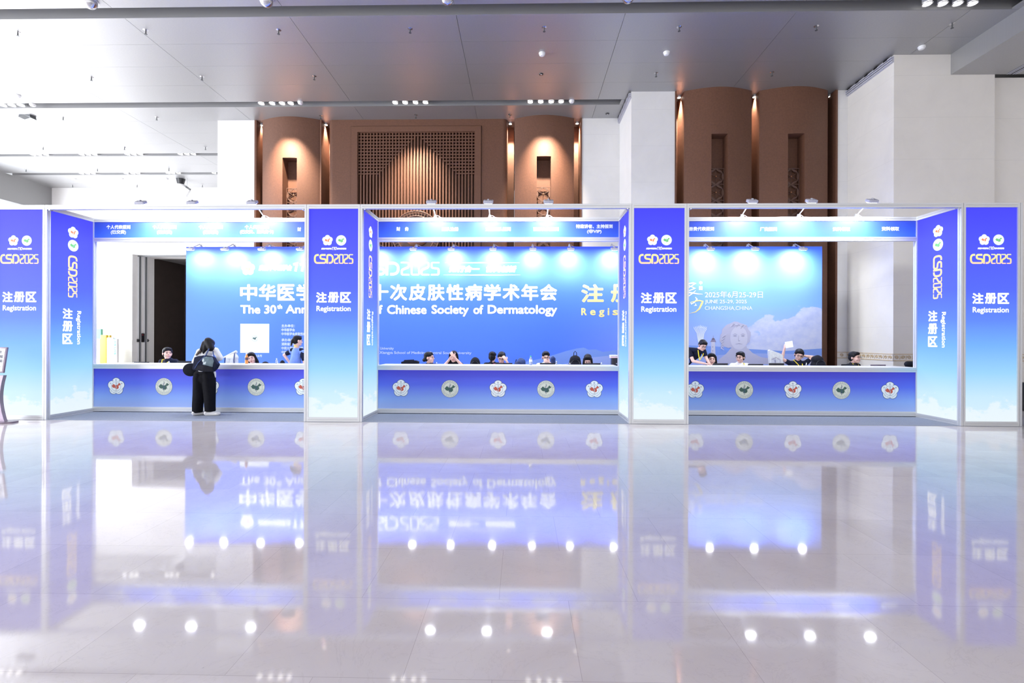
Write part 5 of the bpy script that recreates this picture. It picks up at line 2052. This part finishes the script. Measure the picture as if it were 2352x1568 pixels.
# visitor standing at the left counter, seen from behind
YV = .66
V = lambda x, y, Y=YV: at(x, y, Y)
e = thing('person', 'person with long dark hair, white top and wide black trousers standing at the left counter', 'person', (V(470, 948).x, YV, .006))
hc = V(481, 793, YV - .02)
H = Head(hc, 176, 24, -6)
nb = V(476, 803, YV - .03)
shl, shr = V(459, 808, YV - .04), V(495, 805, YV - .04)
hip = V(470.5, 858, YV - .02)
mid = V(472, 832, YV - .04)
ell, wrl = V(447, 831, YV - .02), V(449.5, 845, YV + .08)
elr, wrr = V(506, 822, YV - .02), V(494, 829, YV + .17)
parts = H.skin() + [H.neck(nb), ('c', nb, mid, .085, .09), ('c', mid, hip, .09, .09), ('c', shl, shr, .045, .045)]
parts += arm_parts(shl, ell, wrl) + hand(wrl, (-.15, .1, -1), (1, 0, 0), .5) + arm_parts(shr, elr, wrr) + hand(wrr, (-.6, .5, .1), (0, 0, -1), .3)
for px, pf, pz in ((453.5, 453.0, 1), (484.5, 484, -1)):
    a = V(px + pz * 3, 862, YV - .02)
    b = V(px + pz * 1.5, 902, YV - .02)
    c = V(pf, 940, YV)
    parts += [('c', a, b, .070, .055), ('c', b, c, .052, .036)]
body = blob(parts, 'body', None, .0065, 3, e, 'skin_fair')
top = [('c', nb + Vector((0, 0, -.03)), mid, .105, .125), ('c', mid, V(471, 846, YV - .02), .125, .135), ('c', shl, shr, .066, .066),
       ('c', shl, ell, .060, .052), ('c', ell, wrl, .052, .040), ('c', shr, elr, .062, .056), ('c', elr, wrr + Vector((.03, -.04, 0)), .054, .042),
       ('c', V(466, 852), V(453, 857), .08, .05), ('c', V(476, 852), V(492, 862, YV), .08, .028), ('c', V(492, 856), V(495, 866, YV), .035, .014)]
blob(top, 'knit_top', None, .011, 4, e, 'white_cloth')
tr = MB()
NQ = 22


def leg_tube(mb, rings, m):
    vs = []
    for (cx_, cz_, rx, ry, yy) in rings:
        for k in range(NQ):
            a = 2 * PI * k / NQ
            fl = 1 + .035 * math.sin(a * 5 + cz_ * 3)
            vs.append((cx_ + rx * math.cos(a) * fl, yy + ry * math.sin(a) * fl, cz_))
    n = len(rings)
    mb.add(vs, [(i * NQ + k, i * NQ + (k + 1) % NQ, (i + 1) * NQ + (k + 1) % NQ, (i + 1) * NQ + k) for i in range(n - 1) for k in range(NQ)], m, True)
    mb.add(vs, [tuple(range(NQ))[::-1], tuple((n - 1) * NQ + k for k in range(NQ))], m)


def rg(xa, xb, y, ry, dy=0.):
    a, b = V(xa, y), V(xb, y)
    return ((a.x + b.x) / 2, a.z, (b.x - a.x) / 2, ry, YV + dy)


leg_tube(tr, [rg(443, 463.5, 947, .105, .01), rg(443.5, 465, 930, .105), rg(445, 468.5, 905, .11), rg(447, 470.5, 885, .125, -.01), rg(448, 472, 868, .135, -.02), rg(449.5, 474, 856, .13, -.02), rg(452, 474, 852, .10, -.02)], 'trouser_black')
leg_tube(tr, [rg(471.5, 493, 944.5, .105, .01), rg(471, 493.3, 930, .105), rg(469.5, 494, 905, .11), rg(468, 495, 885, .125, -.01), rg(467, 495, 868, .135, -.02), rg(467, 493.5, 856, .13, -.02), rg(467, 490, 852, .10, -.02)], 'trouser_black')
tr.ell(V(471, 856, YV - .02), (.185, .128, .10), 'trouser_black')
tr.ell(V(470.5, 868, YV - .02), (.19, .128, .13), 'trouser_black')
o = tr.build('trousers', e)
md = o.modifiers.new('r', 'REMESH')
md.mode = 'VOXEL'
md.voxel_size = .010
ms = o.modifiers.new('s', 'SMOOTH')
ms.iterations = 12
for px0, px1, yb in ((446, 461, 949), (474, 500, 949)):
    a, b = V(px0, yb, YV - .02), V(px1, yb, YV + .03)
    d = (b - a)
    d.z = 0
    if px1 < 470:
        d = Vector((.12, .14, 0))
    d.normalize()
    L = .235
    s_ = Vector((a.x + .02, YV - .06, 0))
    zt = .012
    sp = [('e', s_ + Vector((0, 0, zt + .045)), (.040, .044, .042)), ('c', s_ + Vector((0, 0, zt + .035)), s_ + d * L + Vector((0, 0, zt + .028)), .038, .030),
          ('e', s_ + d * (L * .85) + Vector((0, 0, zt + .028)), (.048, .048, .028))]
    so = blob(sp, 'shoe', None, .008, 2, e, 'shoe_white')
    MB().tube([s_ + Vector((0, 0, .016)), s_ + d * L * .5 + Vector((0, 0, .016)), s_ + d * L + Vector((0, 0, .016))], [.040, .046, .044], 'sole', 10).build('sole', so)
    for v in so.children[0].data.vertices:
        w = v.co + wloc(so)
        w.z = .007 + (w.z - .016 + .046) * .22
        v.co = w - wloc(so)
# hair: long, falling to the left, brown towards the ends
hp_ = [H.e((0, .020, .048), (.090, .106, .086)), H.e((0, .045, -.005), (.088, .084, .095))]
hp_ += [('c', V(478, 783, YV - .07), V(484, 800, YV - .12), .075, .06), ('c', V(470, 788, YV - .08), V(463, 803, YV - .13), .055, .04),
        ('c', V(484, 790, YV - .06), V(489, 798, YV - .08), .050, .035), ('c', V(472, 795, YV - .12), V(467, 811, YV - .14), .045, .018)]
hp_ += [('e', V(479, 787, YV - .06), (.098, .085, .10)), ('c', V(479, 790, YV - .08), V(468, 808, YV - .13), .07, .03)]
ho = blob(hp_, 'hair', None, .009, 14, body, 'hair_black')
hb = [('c', V(463, 803, YV - .13), V(455, 811, YV - .14), .036, .028), ('c', V(455, 811, YV - .14), V(449.5, 815, YV - .13), .028, .012), ('c', V(456, 808, YV - .15), V(452, 817, YV - .14), .02, .008)]
blob(hb, 'hair_ends', None, .009, 3, ho, 'hair_brown')

# tote bag on the visitor's back
YB_ = YV - .24
W = lambda x, y, d=0.: at(x, y, YB_ + d)
e = thing('tote_bag', 'dark tote bag with a see-through band hanging from the visitor\'s shoulder', 'bag', tuple(W(472, 836)))


def slab(pts, th, m, name, parent, bulge=.03):
    """soft panel through the outline pts with thickness"""
    n = len(pts)
    c = sum(pts, Vector()) / n
    mb = MB()
    for sgn in (-1, 1):
        vs = [c + Vector((0, sgn * (th / 2 + bulge), 0))]
        for f in (.55, 1.):
            for q in pts:
                vs.append(c + (q - c) * f + Vector((0, sgn * (th / 2 + (bulge * .65 if f < 1 else 0)), 0)))
        fs = [(0, 1 + k, 1 + (k + 1) % n) for k in range(n)] + [(1 + k, 1 + n + k, 1 + n + (k + 1) % n, 1 + (k + 1) % n) for k in range(n)]
        mb.add(vs, fs, m, True)
    ring = [q + Vector((0, sgn * th / 2, 0)) for sgn in (-1, 1) for q in pts]
    mb.add(ring, [(k, (k + 1) % n, n + (k + 1) % n, n + k) for k in range(n)], m)
    o = mb.build(name, parent)
    md = o.modifiers.new('r', 'REMESH')
    md.mode = 'VOXEL'
    md.voxel_size = .008
    ms = o.modifiers.new('s', 'SMOOTH')
    ms.iterations = 8
    return o


bo = slab([W(449.5, 820), W(460, 817), W(471, 815.5), W(483, 817.5), W(492, 820), W(497, 829), W(503, 836.5), W(498, 846), W(491, 853.5), W(470, 853), W(446, 849), W(445.5, 843), W(447.5, 832)], .10, 'navy_fabric', 'bag_body', e, .035)
slab([W(459, 836, -.055), W(466, 822, -.07), W(472, 818.5, -.06), W(488, 820, -.055), W(492, 829, -.05), W(489, 843, -.06), W(472, 839, -.085)], .02, 'bag_clear', 'clear_band', bo, .02)
slab([W(445.5, 848.5, -.04), W(452, 837.5, -.06), W(470, 838.5, -.085), W(489, 843, -.06), W(491, 853, -.04), W(468, 853.5, -.06)], .03, 'black_fabric', 'bag_bottom', bo, .02)
st = MB()
st.tube([W(472, 818, -.03), W(476, 809, -.01), W(482, 797.5, .10), W(484, 797, .22)], .011, 'slate_fabric', 8)
st.tube([W(472, 816, -.05), W(455, 833, -.09), W(447.5, 846, -.07)], .008, 'slate_fabric', 8)
st.tube([W(492, 820, 0), W(490, 812, .05), W(489, 803, .20)], .010, 'slate_fabric', 8)
st.build('strap', e)

# dark brimmed hat held at the left hip
c = W(438, 849, .14)
e = thing('sun_hat', 'round dark bucket hat held in the visitor\'s left hand', 'hat', tuple(c))
mb = MB()
Mh = Matrix.Rotation(R(28), 4, 'Z') @ Matrix.Rotation(R(-84), 4, 'X')
prof = [(.0, .0), (.128, .0), (.132, .006), (.085, .03), (.072, .09), (.05, .11), (.0, .112)]
vs = []
for r_, z_ in prof:
    for k in range(26):
        vs.append(c + (Mh.to_3x3() @ Vector((r_ * math.cos(2 * PI * k / 26), r_ * math.sin(2 * PI * k / 26), z_))))
mb.add(vs, [(i * 26 + k, i * 26 + (k + 1) % 26, (i + 1) * 26 + (k + 1) % 26, (i + 1) * 26 + k) for i in range(len(prof) - 1) for k in range(26)], 'black_fabric', True)
mb.build('crown_and_brim', e)

# ------------------------------------------------------------ things on and behind the counters
DZ = .7455


def laptop(xa, xb, ytop, label, m='black_plastic', Y=1.74):
    a, b = at(xa, ytop, Y), at(xb, ytop, Y)
    cx_, w = (a.x + b.x) / 2, abs(b.x - a.x)
    z1 = min(a.z, 1.06)
    e = thing('laptop', label, 'laptop', (cx_, Y, DZ), 'laptops on the low desks')
    MB().bbox(cx_ - w / 2, cx_ + w / 2, Y + .01, Y + .235, DZ + .001, DZ + .018, m, .004).build('keyboard_base', e)
    M = Matrix.Translation((cx_, Y - .005, (DZ + .012 + z1) / 2)) @ Matrix.Rotation(R(6), 4, 'X')
    h = MB()
    h.obox(M, w, .009, z1 - DZ - .012, m, .003)
    lid = h.build('lid', e)
    MB().obox(M @ Matrix.Translation((0, .0055, 0)), w * .93, .002, (z1 - DZ) * .86, 'ink_pale').build('screen', lid)
    return e


laptop(309, 344, 830.5, 'black laptop lid in front of the doorway, left of the navy polo')
laptop(409, 444, 828.5, 'black laptop lid just left of the standing visitor')
laptop(1138, 1177, 833, 'black laptop lid before the red plaid shirt')
laptop(1240, 1275, 833, 'black laptop lid before the person covering the mouth')
laptop(1343, 1379, 833.5, 'black laptop lid before the person bent low')
laptop(1637, 1671, 833.8, 'black laptop lid beside the smiling long haired person')
laptop(1717, 1752, 835.3, 'black laptop lid right of the white t-shirt')
laptop(1765, 1800, 833.5, 'black laptop lid below the raised arm with paper')
laptop(1931, 1966, 835.8, 'black laptop lid left of the person in profile')
laptop(1998, 2033, 836.8, 'grey laptop lid alone near the right end of the counter', 'grey_lilac_metal')


def soft(parts, name, m, parent, vox=.010, sm=4):
    return blob(parts, name, None, vox, sm, parent, m)


def backpack(xa, xb, ytop, Y, z0, m, label, handle=True, tilt=0., pm=None, depth=.16, strap=True, name='backpack'):
    a, b = at(xa, ytop, Y), at(xb, ytop, Y)
    cx_, w, zt = (a.x + b.x) / 2, abs(b.x - a.x), a.z
    h = zt - z0
    e = thing(name, label, 'backpack', (cx_, Y, z0))
    pm = pm or m
    t = math.tan(R(tilt))
    r_ = min(w * .42, .10)
    P_ = []
    for f in (.0, .5, .85):
        ww = w / 2 * (1 - .30 * f * f) - r_ * .9
        zc = z0 + r_ * .8 + (h - r_ * 1.8) * (f / .85)
        sh_ = t * (zc - z0)
        P_ += [('c', (cx_ - ww + sh_, Y, zc), (cx_ + ww + sh_, Y, zc), r_ * .82, r_ * .82)]
    P_ += [('e', (cx_, Y, z0 + h * .42), (w / 2 * .94, depth * .5, h * .40)), ('e', (cx_ + t * h * .6, Y, z0 + h * .62), (w / 2 * .82, depth * .45, h * .38))]
    bd = soft(P_, 'pack_body', m, e)
    soft([('e', (cx_, Y - depth * .42, z0 + h * .30), (w * .32, depth * .20, h * .22))], 'front_pocket', pm, bd)
    if strap:
        s_ = MB()
        for sx in (-1, 1):
            s_.tube([(cx_ + sx * w * .2, Y + depth * .35, z0 + h * .9), (cx_ + sx * w * .36, Y + depth * .55, z0 + h * .55), (cx_ + sx * w * .4, Y + depth * .4, z0 + h * .12)], .014, m, 6)
        s_.build('shoulder_strap', bd)
    if handle:
        hh = MB()
        tx = cx_ + t * h
        hh.tube([(tx - .035, Y, zt - .03), (tx - .03, Y, zt + .05), (tx, Y, zt + .085), (tx + .03, Y, zt + .05), (tx + .035, Y, zt - .03)], .008, m, 6)
        hh.build('handle', bd)
    z_ = MB()
    z_.tube([(cx_ + w * .30 * math.cos(k * PI / 8), Y - depth * .47, z0 + h * .55 + h * .22 * math.sin(k * PI / 8)) for k in range(9)], .004, 'alu_dark', 5)
    z_.build('zip', bd)
    return e


YD_ = 1.84
# pale roll-top pack
a, b = at(517, 803, YD_), at(547, 803, YD_)
cx_ = (a.x + b.x) / 2
e = thing('roll_top_backpack', 'pale grey roll-top backpack right of the standing visitor', 'backpack', (cx_, YD_, DZ))
bd = soft([('c', (cx_ - .06, YD_, DZ + .10), (cx_ + .07, YD_, DZ + .10), .085, .085), ('c', (cx_ - .05, YD_, DZ + .36), (cx_ + .07, YD_, DZ + .36), .075, .08), ('c', (cx_ - .06, YD_, DZ + .12), (cx_ - .05, YD_, DZ + .34), .08, .07),
           ('c', (cx_ + .06, YD_, DZ + .12), (cx_ + .06, YD_, DZ + .38), .09, .08), ('c', (cx_ - .05, YD_ - .01, DZ + .40), (cx_ + .10, YD_, DZ + .485), .03, .034)], 'pack_body', 'grey_white_cloth', e)
soft([('c', (cx_ - .11, YD_ - .03, DZ + .385), (cx_ + .11, YD_ - .02, DZ + .50), .022, .026), ('e', (cx_ - .13, YD_ - .03, DZ + .37), (.035, .03, .025))], 'rolled_top', 'grey_white_cloth', bd)
m_ = MB()
m_.tube([(cx_ + .10, YD_ - .06, DZ + .46), (cx_ + .11, YD_ - .10, DZ + .3), (cx_ + .12, YD_ - .08, DZ + .1)], .010, 'slate_fabric', 6)
m_.tube([(cx_ - .12, YD_ - .05, DZ + .36), (cx_ - .10, YD_ - .09, DZ + .2)], .009, 'black_fabric', 6)
m_.build('strap', bd)
backpack(641, 656, 826.5, YD_, DZ, 'black_fabric', 'top of a small black backpack left of the standing staff member', handle=False, strap=False)
backpack(597, 622, 829.5, YD_ + .02, DZ, 'black_fabric', 'low black bag right of the long haired person in the left bay', handle=False, strap=False, name='shoulder_bag')


def bottle(px, ytop, Y, z0, label, kind='clear', r=.032, ywid=None):
    c = at(px, ytop, Y)
    h = c.z - z0
    e = thing('drink_bottle', label, 'bottle', (c.x, Y, z0))
    z0 = z0 + .0005
    hb = h - .02
    prof = [(r * .9, 0), (r, .01), (r, hb * .30), (r * .93, hb * .36), (r, hb * .42), (r, hb * .66), (r * .75, hb * .80), (r * .42, hb * .92), (r * .40, hb)]
    MB().lathe((c.x, Y, z0), prof, 'tea_orange' if kind == 'tea' else 'bottle_clear', 18).build('bottle_body', e)
    MB().lathe((c.x, Y, z0 + hb), [(r * .48, 0), (r * .48, .02)], {'tea': 'white_plastic', 'green': 'bottle_green'}.get(kind, 'white_plastic'), 14).build('cap', e)
    if kind != 'mini':
        MB().lathe((c.x, Y, z0 + hb * .40), [(r * 1.015, 0), (r * 1.015, hb * .26)], 'tea_label' if kind == 'tea' else 'paper', 18).build('label_band', e)
    return e


bottle(566.5, 811, 1.28, 1.0, 'orange tea bottle with a white cap standing on the left counter', 'tea', .033)
bottle(1219, 817, 1.30, 1.0, 'clear water bottle with a green cap standing on the middle counter', 'green', .033)
bottle(635.5, 822.5, 1.44, 1.0, 'small clear bottle left of the standing staff member', 'mini', .022)
bottle(1003, 831.5, 1.46, 1.0, 'tiny clear bottle before the person with the low bun', 'mini', .018)
bottle(1278, 829, 1.47, 1.0, 'small white bottle right of the person covering the mouth', 'mini', .020)
bottle(1309, 833, 1.47, 1.0, 'tiny bottle at the left foot of the big black backpack', 'mini', .014)
bottle(1381.5, 832, 1.47, 1.0, 'tiny white bottle right of the person bent low', 'mini', .018)
bottle(388, 829.5, 1.42, 1.0, 'tiny white bottle before the navy polo in the left bay', 'mini', .02)
bottle(1852, 833, 1.45, 1.0, 'tiny pink white bottle below the bent elbow in the right bay', 'mini', .014)

# black open tote on the desk, middle bay
YD_ = 1.72
a, b = at(923, 828, YD_), at(962, 828, YD_)
cx_ = (a.x + b.x) / 2
w = (b.x - a.x) / 2
zt = a.z
e = thing('open_tote', 'wide black tote at the left end of the middle bay', 'bag', (cx_, YD_, DZ))
mb = MB()
mb.prism([(cx_ - w * .85, DZ), (cx_ + w * .85, DZ), (cx_ + w, zt - .02), (cx_ + w * .7, zt + .005), (cx_, zt + .01), (cx_ - w * .6, zt), (cx_ - w, zt - .025)], YD_ - .07, YD_ + .07, 'black_fabric', 'y')
mb.build('bag_body', e)
MB().tube([(cx_ - w * .7, YD_ - .075, zt - .05), (cx_ - w * .65, YD_ - .06, zt + .01), (cx_ + w * .5, YD_ - .06, zt + .02), (cx_ + w * .55, YD_ - .075, zt - .05)], .010, 'black_fabric', 6).build('handle', e)
YD_ = 1.84
backpack(1077, 1106, 819.5, YD_, DZ, 'black_fabric', 'rounded black backpack left of the ponytail in the middle bay', handle=False, tilt=0)
backpack(1178, 1205, 821, YD_, DZ, 'slate_fabric', 'slumped blue backpack right of the red plaid shirt', handle=False, tilt=12, pm='navy_fabric')
c = at(1271, 825, 2.95)
make_chair(c.x, 2.95, label='white chair carrying the blue and black backpack')
backpack(1261, 1279, 817, 2.93, .372, 'slate_fabric', 'blue and black backpack beside the person covering the mouth', handle=False, pm='black_fabric')
backpack(1304, 1338, 815, YD_, DZ, 'black_fabric', 'big upright black backpack with a tall handle loop, middle bay', handle=True, pm='navy_fabric')
backpack(1863, 1899, 815, YD_, DZ, 'black_fabric', 'big black backpack right of the raised elbow, right bay', handle=False, tilt=-6)
# black case and a pink and white carton on it
a, b = at(1404, 822, YD_), at(1420, 822, YD_)
e = thing('speaker_case', 'small black case with a round knob at the right end of the middle bay', 'case', ((a.x + b.x) / 2, YD_, DZ))
MB().bbox(a.x, b.x, YD_ - .08, YD_ + .08, DZ, a.z, 'black_plastic', .01).build('case_body', e)
MB().cyl((a.x + .10, YD_ - .088, a.z - .12), (a.x + .10, YD_ - .08, a.z - .12), .012, m='chrome').build('knob', e)
c = at(1410, 818, YD_)
e = thing('tissue_carton', 'white and pink carton lying on the small black case', 'carton', (c.x, YD_, a.z))
MB().bbox(c.x - .09, c.x + .09, YD_ - .05, YD_ + .05, a.z + .0005, a.z + .035, 'carton_pink', .008).build('lower_tray', e)
MB().bbox(c.x - .095, c.x + .095, YD_ - .052, YD_ + .052, a.z + .036, a.z + .07, 'white_plastic', .012).build('upper_lid', e)
# printed cushion bag
YD_ = 2.035
a, b = at(1765, 803, YD_), at(1793, 806, YD_)
e = thing('printed_bag', 'white bag with a grey ink drawing left of the raised arm', 'bag', ((a.x + b.x) / 2, YD_, DZ))
zt = a.z
mb = MB()
x0_, x1_ = a.x, b.x + .03
prof = [(x0_ + .04, DZ), (x1_, DZ), (x1_ + .0, zt - .12), (x1_ - .06, zt - .08), (x0_ + .02, zt + .0), (x0_ - .005, zt - .02)]
mb.prism(prof, YD_ - .04, YD_ + .04, 'grey_white_cloth', 'y')
o = mb.build('bag_body', e)
p = Print((0, YD_ - .0405, 0), (1, 0, 0))
for k in range(9):
    xk = x0_ + .06 + k * .022
    p.stroke([(xk, DZ + .22), (xk + .02 * math.sin(k), DZ + .33), (xk - .01, DZ + .40 + .03 * math.sin(k * 2))], .006, 'ink_stone_dark', 1, widths=[.004, .012, .003])
p.stroke([(x0_ + .05, DZ + .36), (x0_ + .15, DZ + .41), (x0_ + .22, DZ + .36)], .01, 'ink_roof', 2)
p.stroke([(x0_ + .05, DZ + .25), (x0_ + .15, DZ + .27), (x0_ + .24, DZ + .25)], .012, 'ink_stone_dark', 2)
p.build('drawing', o)
# dark chair back at the far right end of the counter
c = at(2101, 829, 2.0)
e = thing('office_chair', 'rounded black office chair back at the right end of the right counter', 'chair', (c.x + .12, 2.3, .006))
soft([('c', (c.x + .02, 2.22, c.z - .08), (c.x + .26, 2.22, c.z - .08), .07, .07), ('c', (c.x + .02, 2.22, c.z - .42), (c.x + .26, 2.22, c.z - .42), .06, .06), ('e', (c.x + .14, 2.22, c.z - .25), (.20, .06, .24))], 'backrest', 'black_fabric', e, .014)
soft([('e', (c.x + .14, 2.48, .48), (.24, .24, .05))], 'seat', 'black_fabric', e, .014)
MB().cyl((c.x + .14, 2.48, .10), (c.x + .14, 2.48, .45), .03, m='alu_dark').tube([(c.x + .14, 2.24, .5), (c.x + .14, 2.18, .55), (c.x + .14, 2.2, .7)], .02, 'alu_dark').build('stem', e)
for k in range(5):
    an = 2 * PI * k / 5
    MB().tube([(c.x + .14, 2.48, .12), (c.x + .14 + .28 * math.cos(an), 2.48 + .28 * math.sin(an), .07)], [.022, .014], 'alu_dark').ell((c.x + .14 + .28 * math.cos(an), 2.48 + .28 * math.sin(an), .034), (.028, .028, .028), 'black_plastic').build('leg', e)

# papers on the worktops
for (px, py, an, lab) in ((362, 834.2, 8, 'white paper sheet on the left counter by the navy polo'), (1012, 837, -12, 'white paper sheet on the middle counter below the person with the bun'),
                          (1118, 837, 5, 'white paper sheet on the middle counter left of centre'), (1292, 837.5, 3, 'white paper sheet on the middle counter by the small white bottle'), (586, 834.8, -6, 'white paper sheet on the left counter by the orange bottle')):
    c = atz(px, py, 1.0)
    c.y = min(max(c.y, 1.15), 1.40)
    e = thing('paper_sheet', lab, 'paper', (c.x, c.y, 1.0))
    MB().obox(Matrix.Translation((c.x, c.y, 1.0012)) @ Matrix.Rotation(R(an), 4, 'Z'), .21, .29, .0012, 'paper').build('sheet', e)

# sign stand at the left edge of the picture
c = atz(-6, 970.5, 0)
SX, SY = c.x, c.y
e = thing('sign_stand', 'grey metal sign stand with a waisted foot and a framed notice at the left edge', 'sign stand', (SX, SY, 0))
mb = MB()
pr = []
for k in range(28):
    a = 2 * PI * k / 28
    pr.append((SX + .335 * math.copysign(abs(math.cos(a)) ** .8, math.cos(a)), SY + .16 * math.copysign(abs(math.sin(a)) ** .8, math.sin(a))))
mb.prism(pr, .0, .028, 'grey_lilac_metal', 'z')
mb.build('base_plate', e)
mb = MB()
rings = []
for k in range(14):
    z = .028 + (.86 - .028) * k / 13
    f = k / 13
    w = .075 + .065 * (2 * f - 1.0) ** 2 + (.02 if f < .5 else 0) * (1 - 2 * f)
    rings.append((z, w))
vs = []
for z, w in rings:
    vs += [(SX - w, SY - .03, z), (SX + w, SY - .03, z), (SX + w, SY + .03, z), (SX - w, SY + .03, z)]
fs = [(4 * i + k, 4 * i + (k + 1) % 4, 4 * (i + 1) + (k + 1) % 4, 4 * (i + 1) + k) for i in range(13) for k in range(4)] + [(3, 2, 1, 0), (52, 53, 54, 55)]
mb.add(vs, fs, 'grey_lilac_metal')
mb.build('pedestal', e)
MB().cyl((SX, SY, .86), (SX, SY, .96), .018, m='black_plastic').build('neck', e)
zb_, zt_ = .905, 1.368
xr_ = at(16.5, 850, SY).x
hw = xr_ - SX
mb = MB()
M = Matrix.Translation((SX, SY - .02, (zb_ + zt_) / 2)) @ Matrix.Rotation(R(-8), 4, 'X')
H2 = (zt_ - zb_)
mb.obox(M, hw * 2, .03, H2, 'grey_lilac_metal', .006)
fr = mb.build('frame', e)
mb = MB()
mb.obox(M @ Matrix.Translation((0, -.016, 0)), hw * 2 - .05, .004, H2 - .05, 'print_card')
nt_ = mb.build('notice_sheet', fr)
p = Print(M @ Vector((0, -.019, 0)), (1, 0, 0), (M.to_3x3() @ Vector((0, 0, 1))))
p.text('签到处', -.12, .10, .12, .17, 'ink_dark', .001)
p.text('注册须知', -.10, hw - .05, .03, .09, 'ink_dark', .001)
p.text('请扫码', .0, hw - .045, -.05, .01, 'ink_dark', .001)
p.text('Registration', -.1, hw - .06, -.14, -.11, 'ink_dark', 0)
p.build('writing', nt_)

# dark case on the floor at the right edge, beyond the last column
c = at(2347, 880, 2.0)
e = thing('equipment_case', 'black equipment case on the floor at the right edge of the picture', 'case', (c.x + .3, 2.0, 0))
MB().bbox(c.x + .02, c.x + .62, 1.8, 2.2, .0, .62, 'black_plastic', .02).build('case_body', e)
MB().box(c.x + .02, c.x + .62, 1.795, 1.80, .40, .43, 'alu').build('metal_band', e)
MB().tube([(c.x + .22, 1.80, .52), (c.x + .22, 1.77, .52), (c.x + .42, 1.77, .52), (c.x + .42, 1.80, .52)], .01, 'alu').build('handle', e)
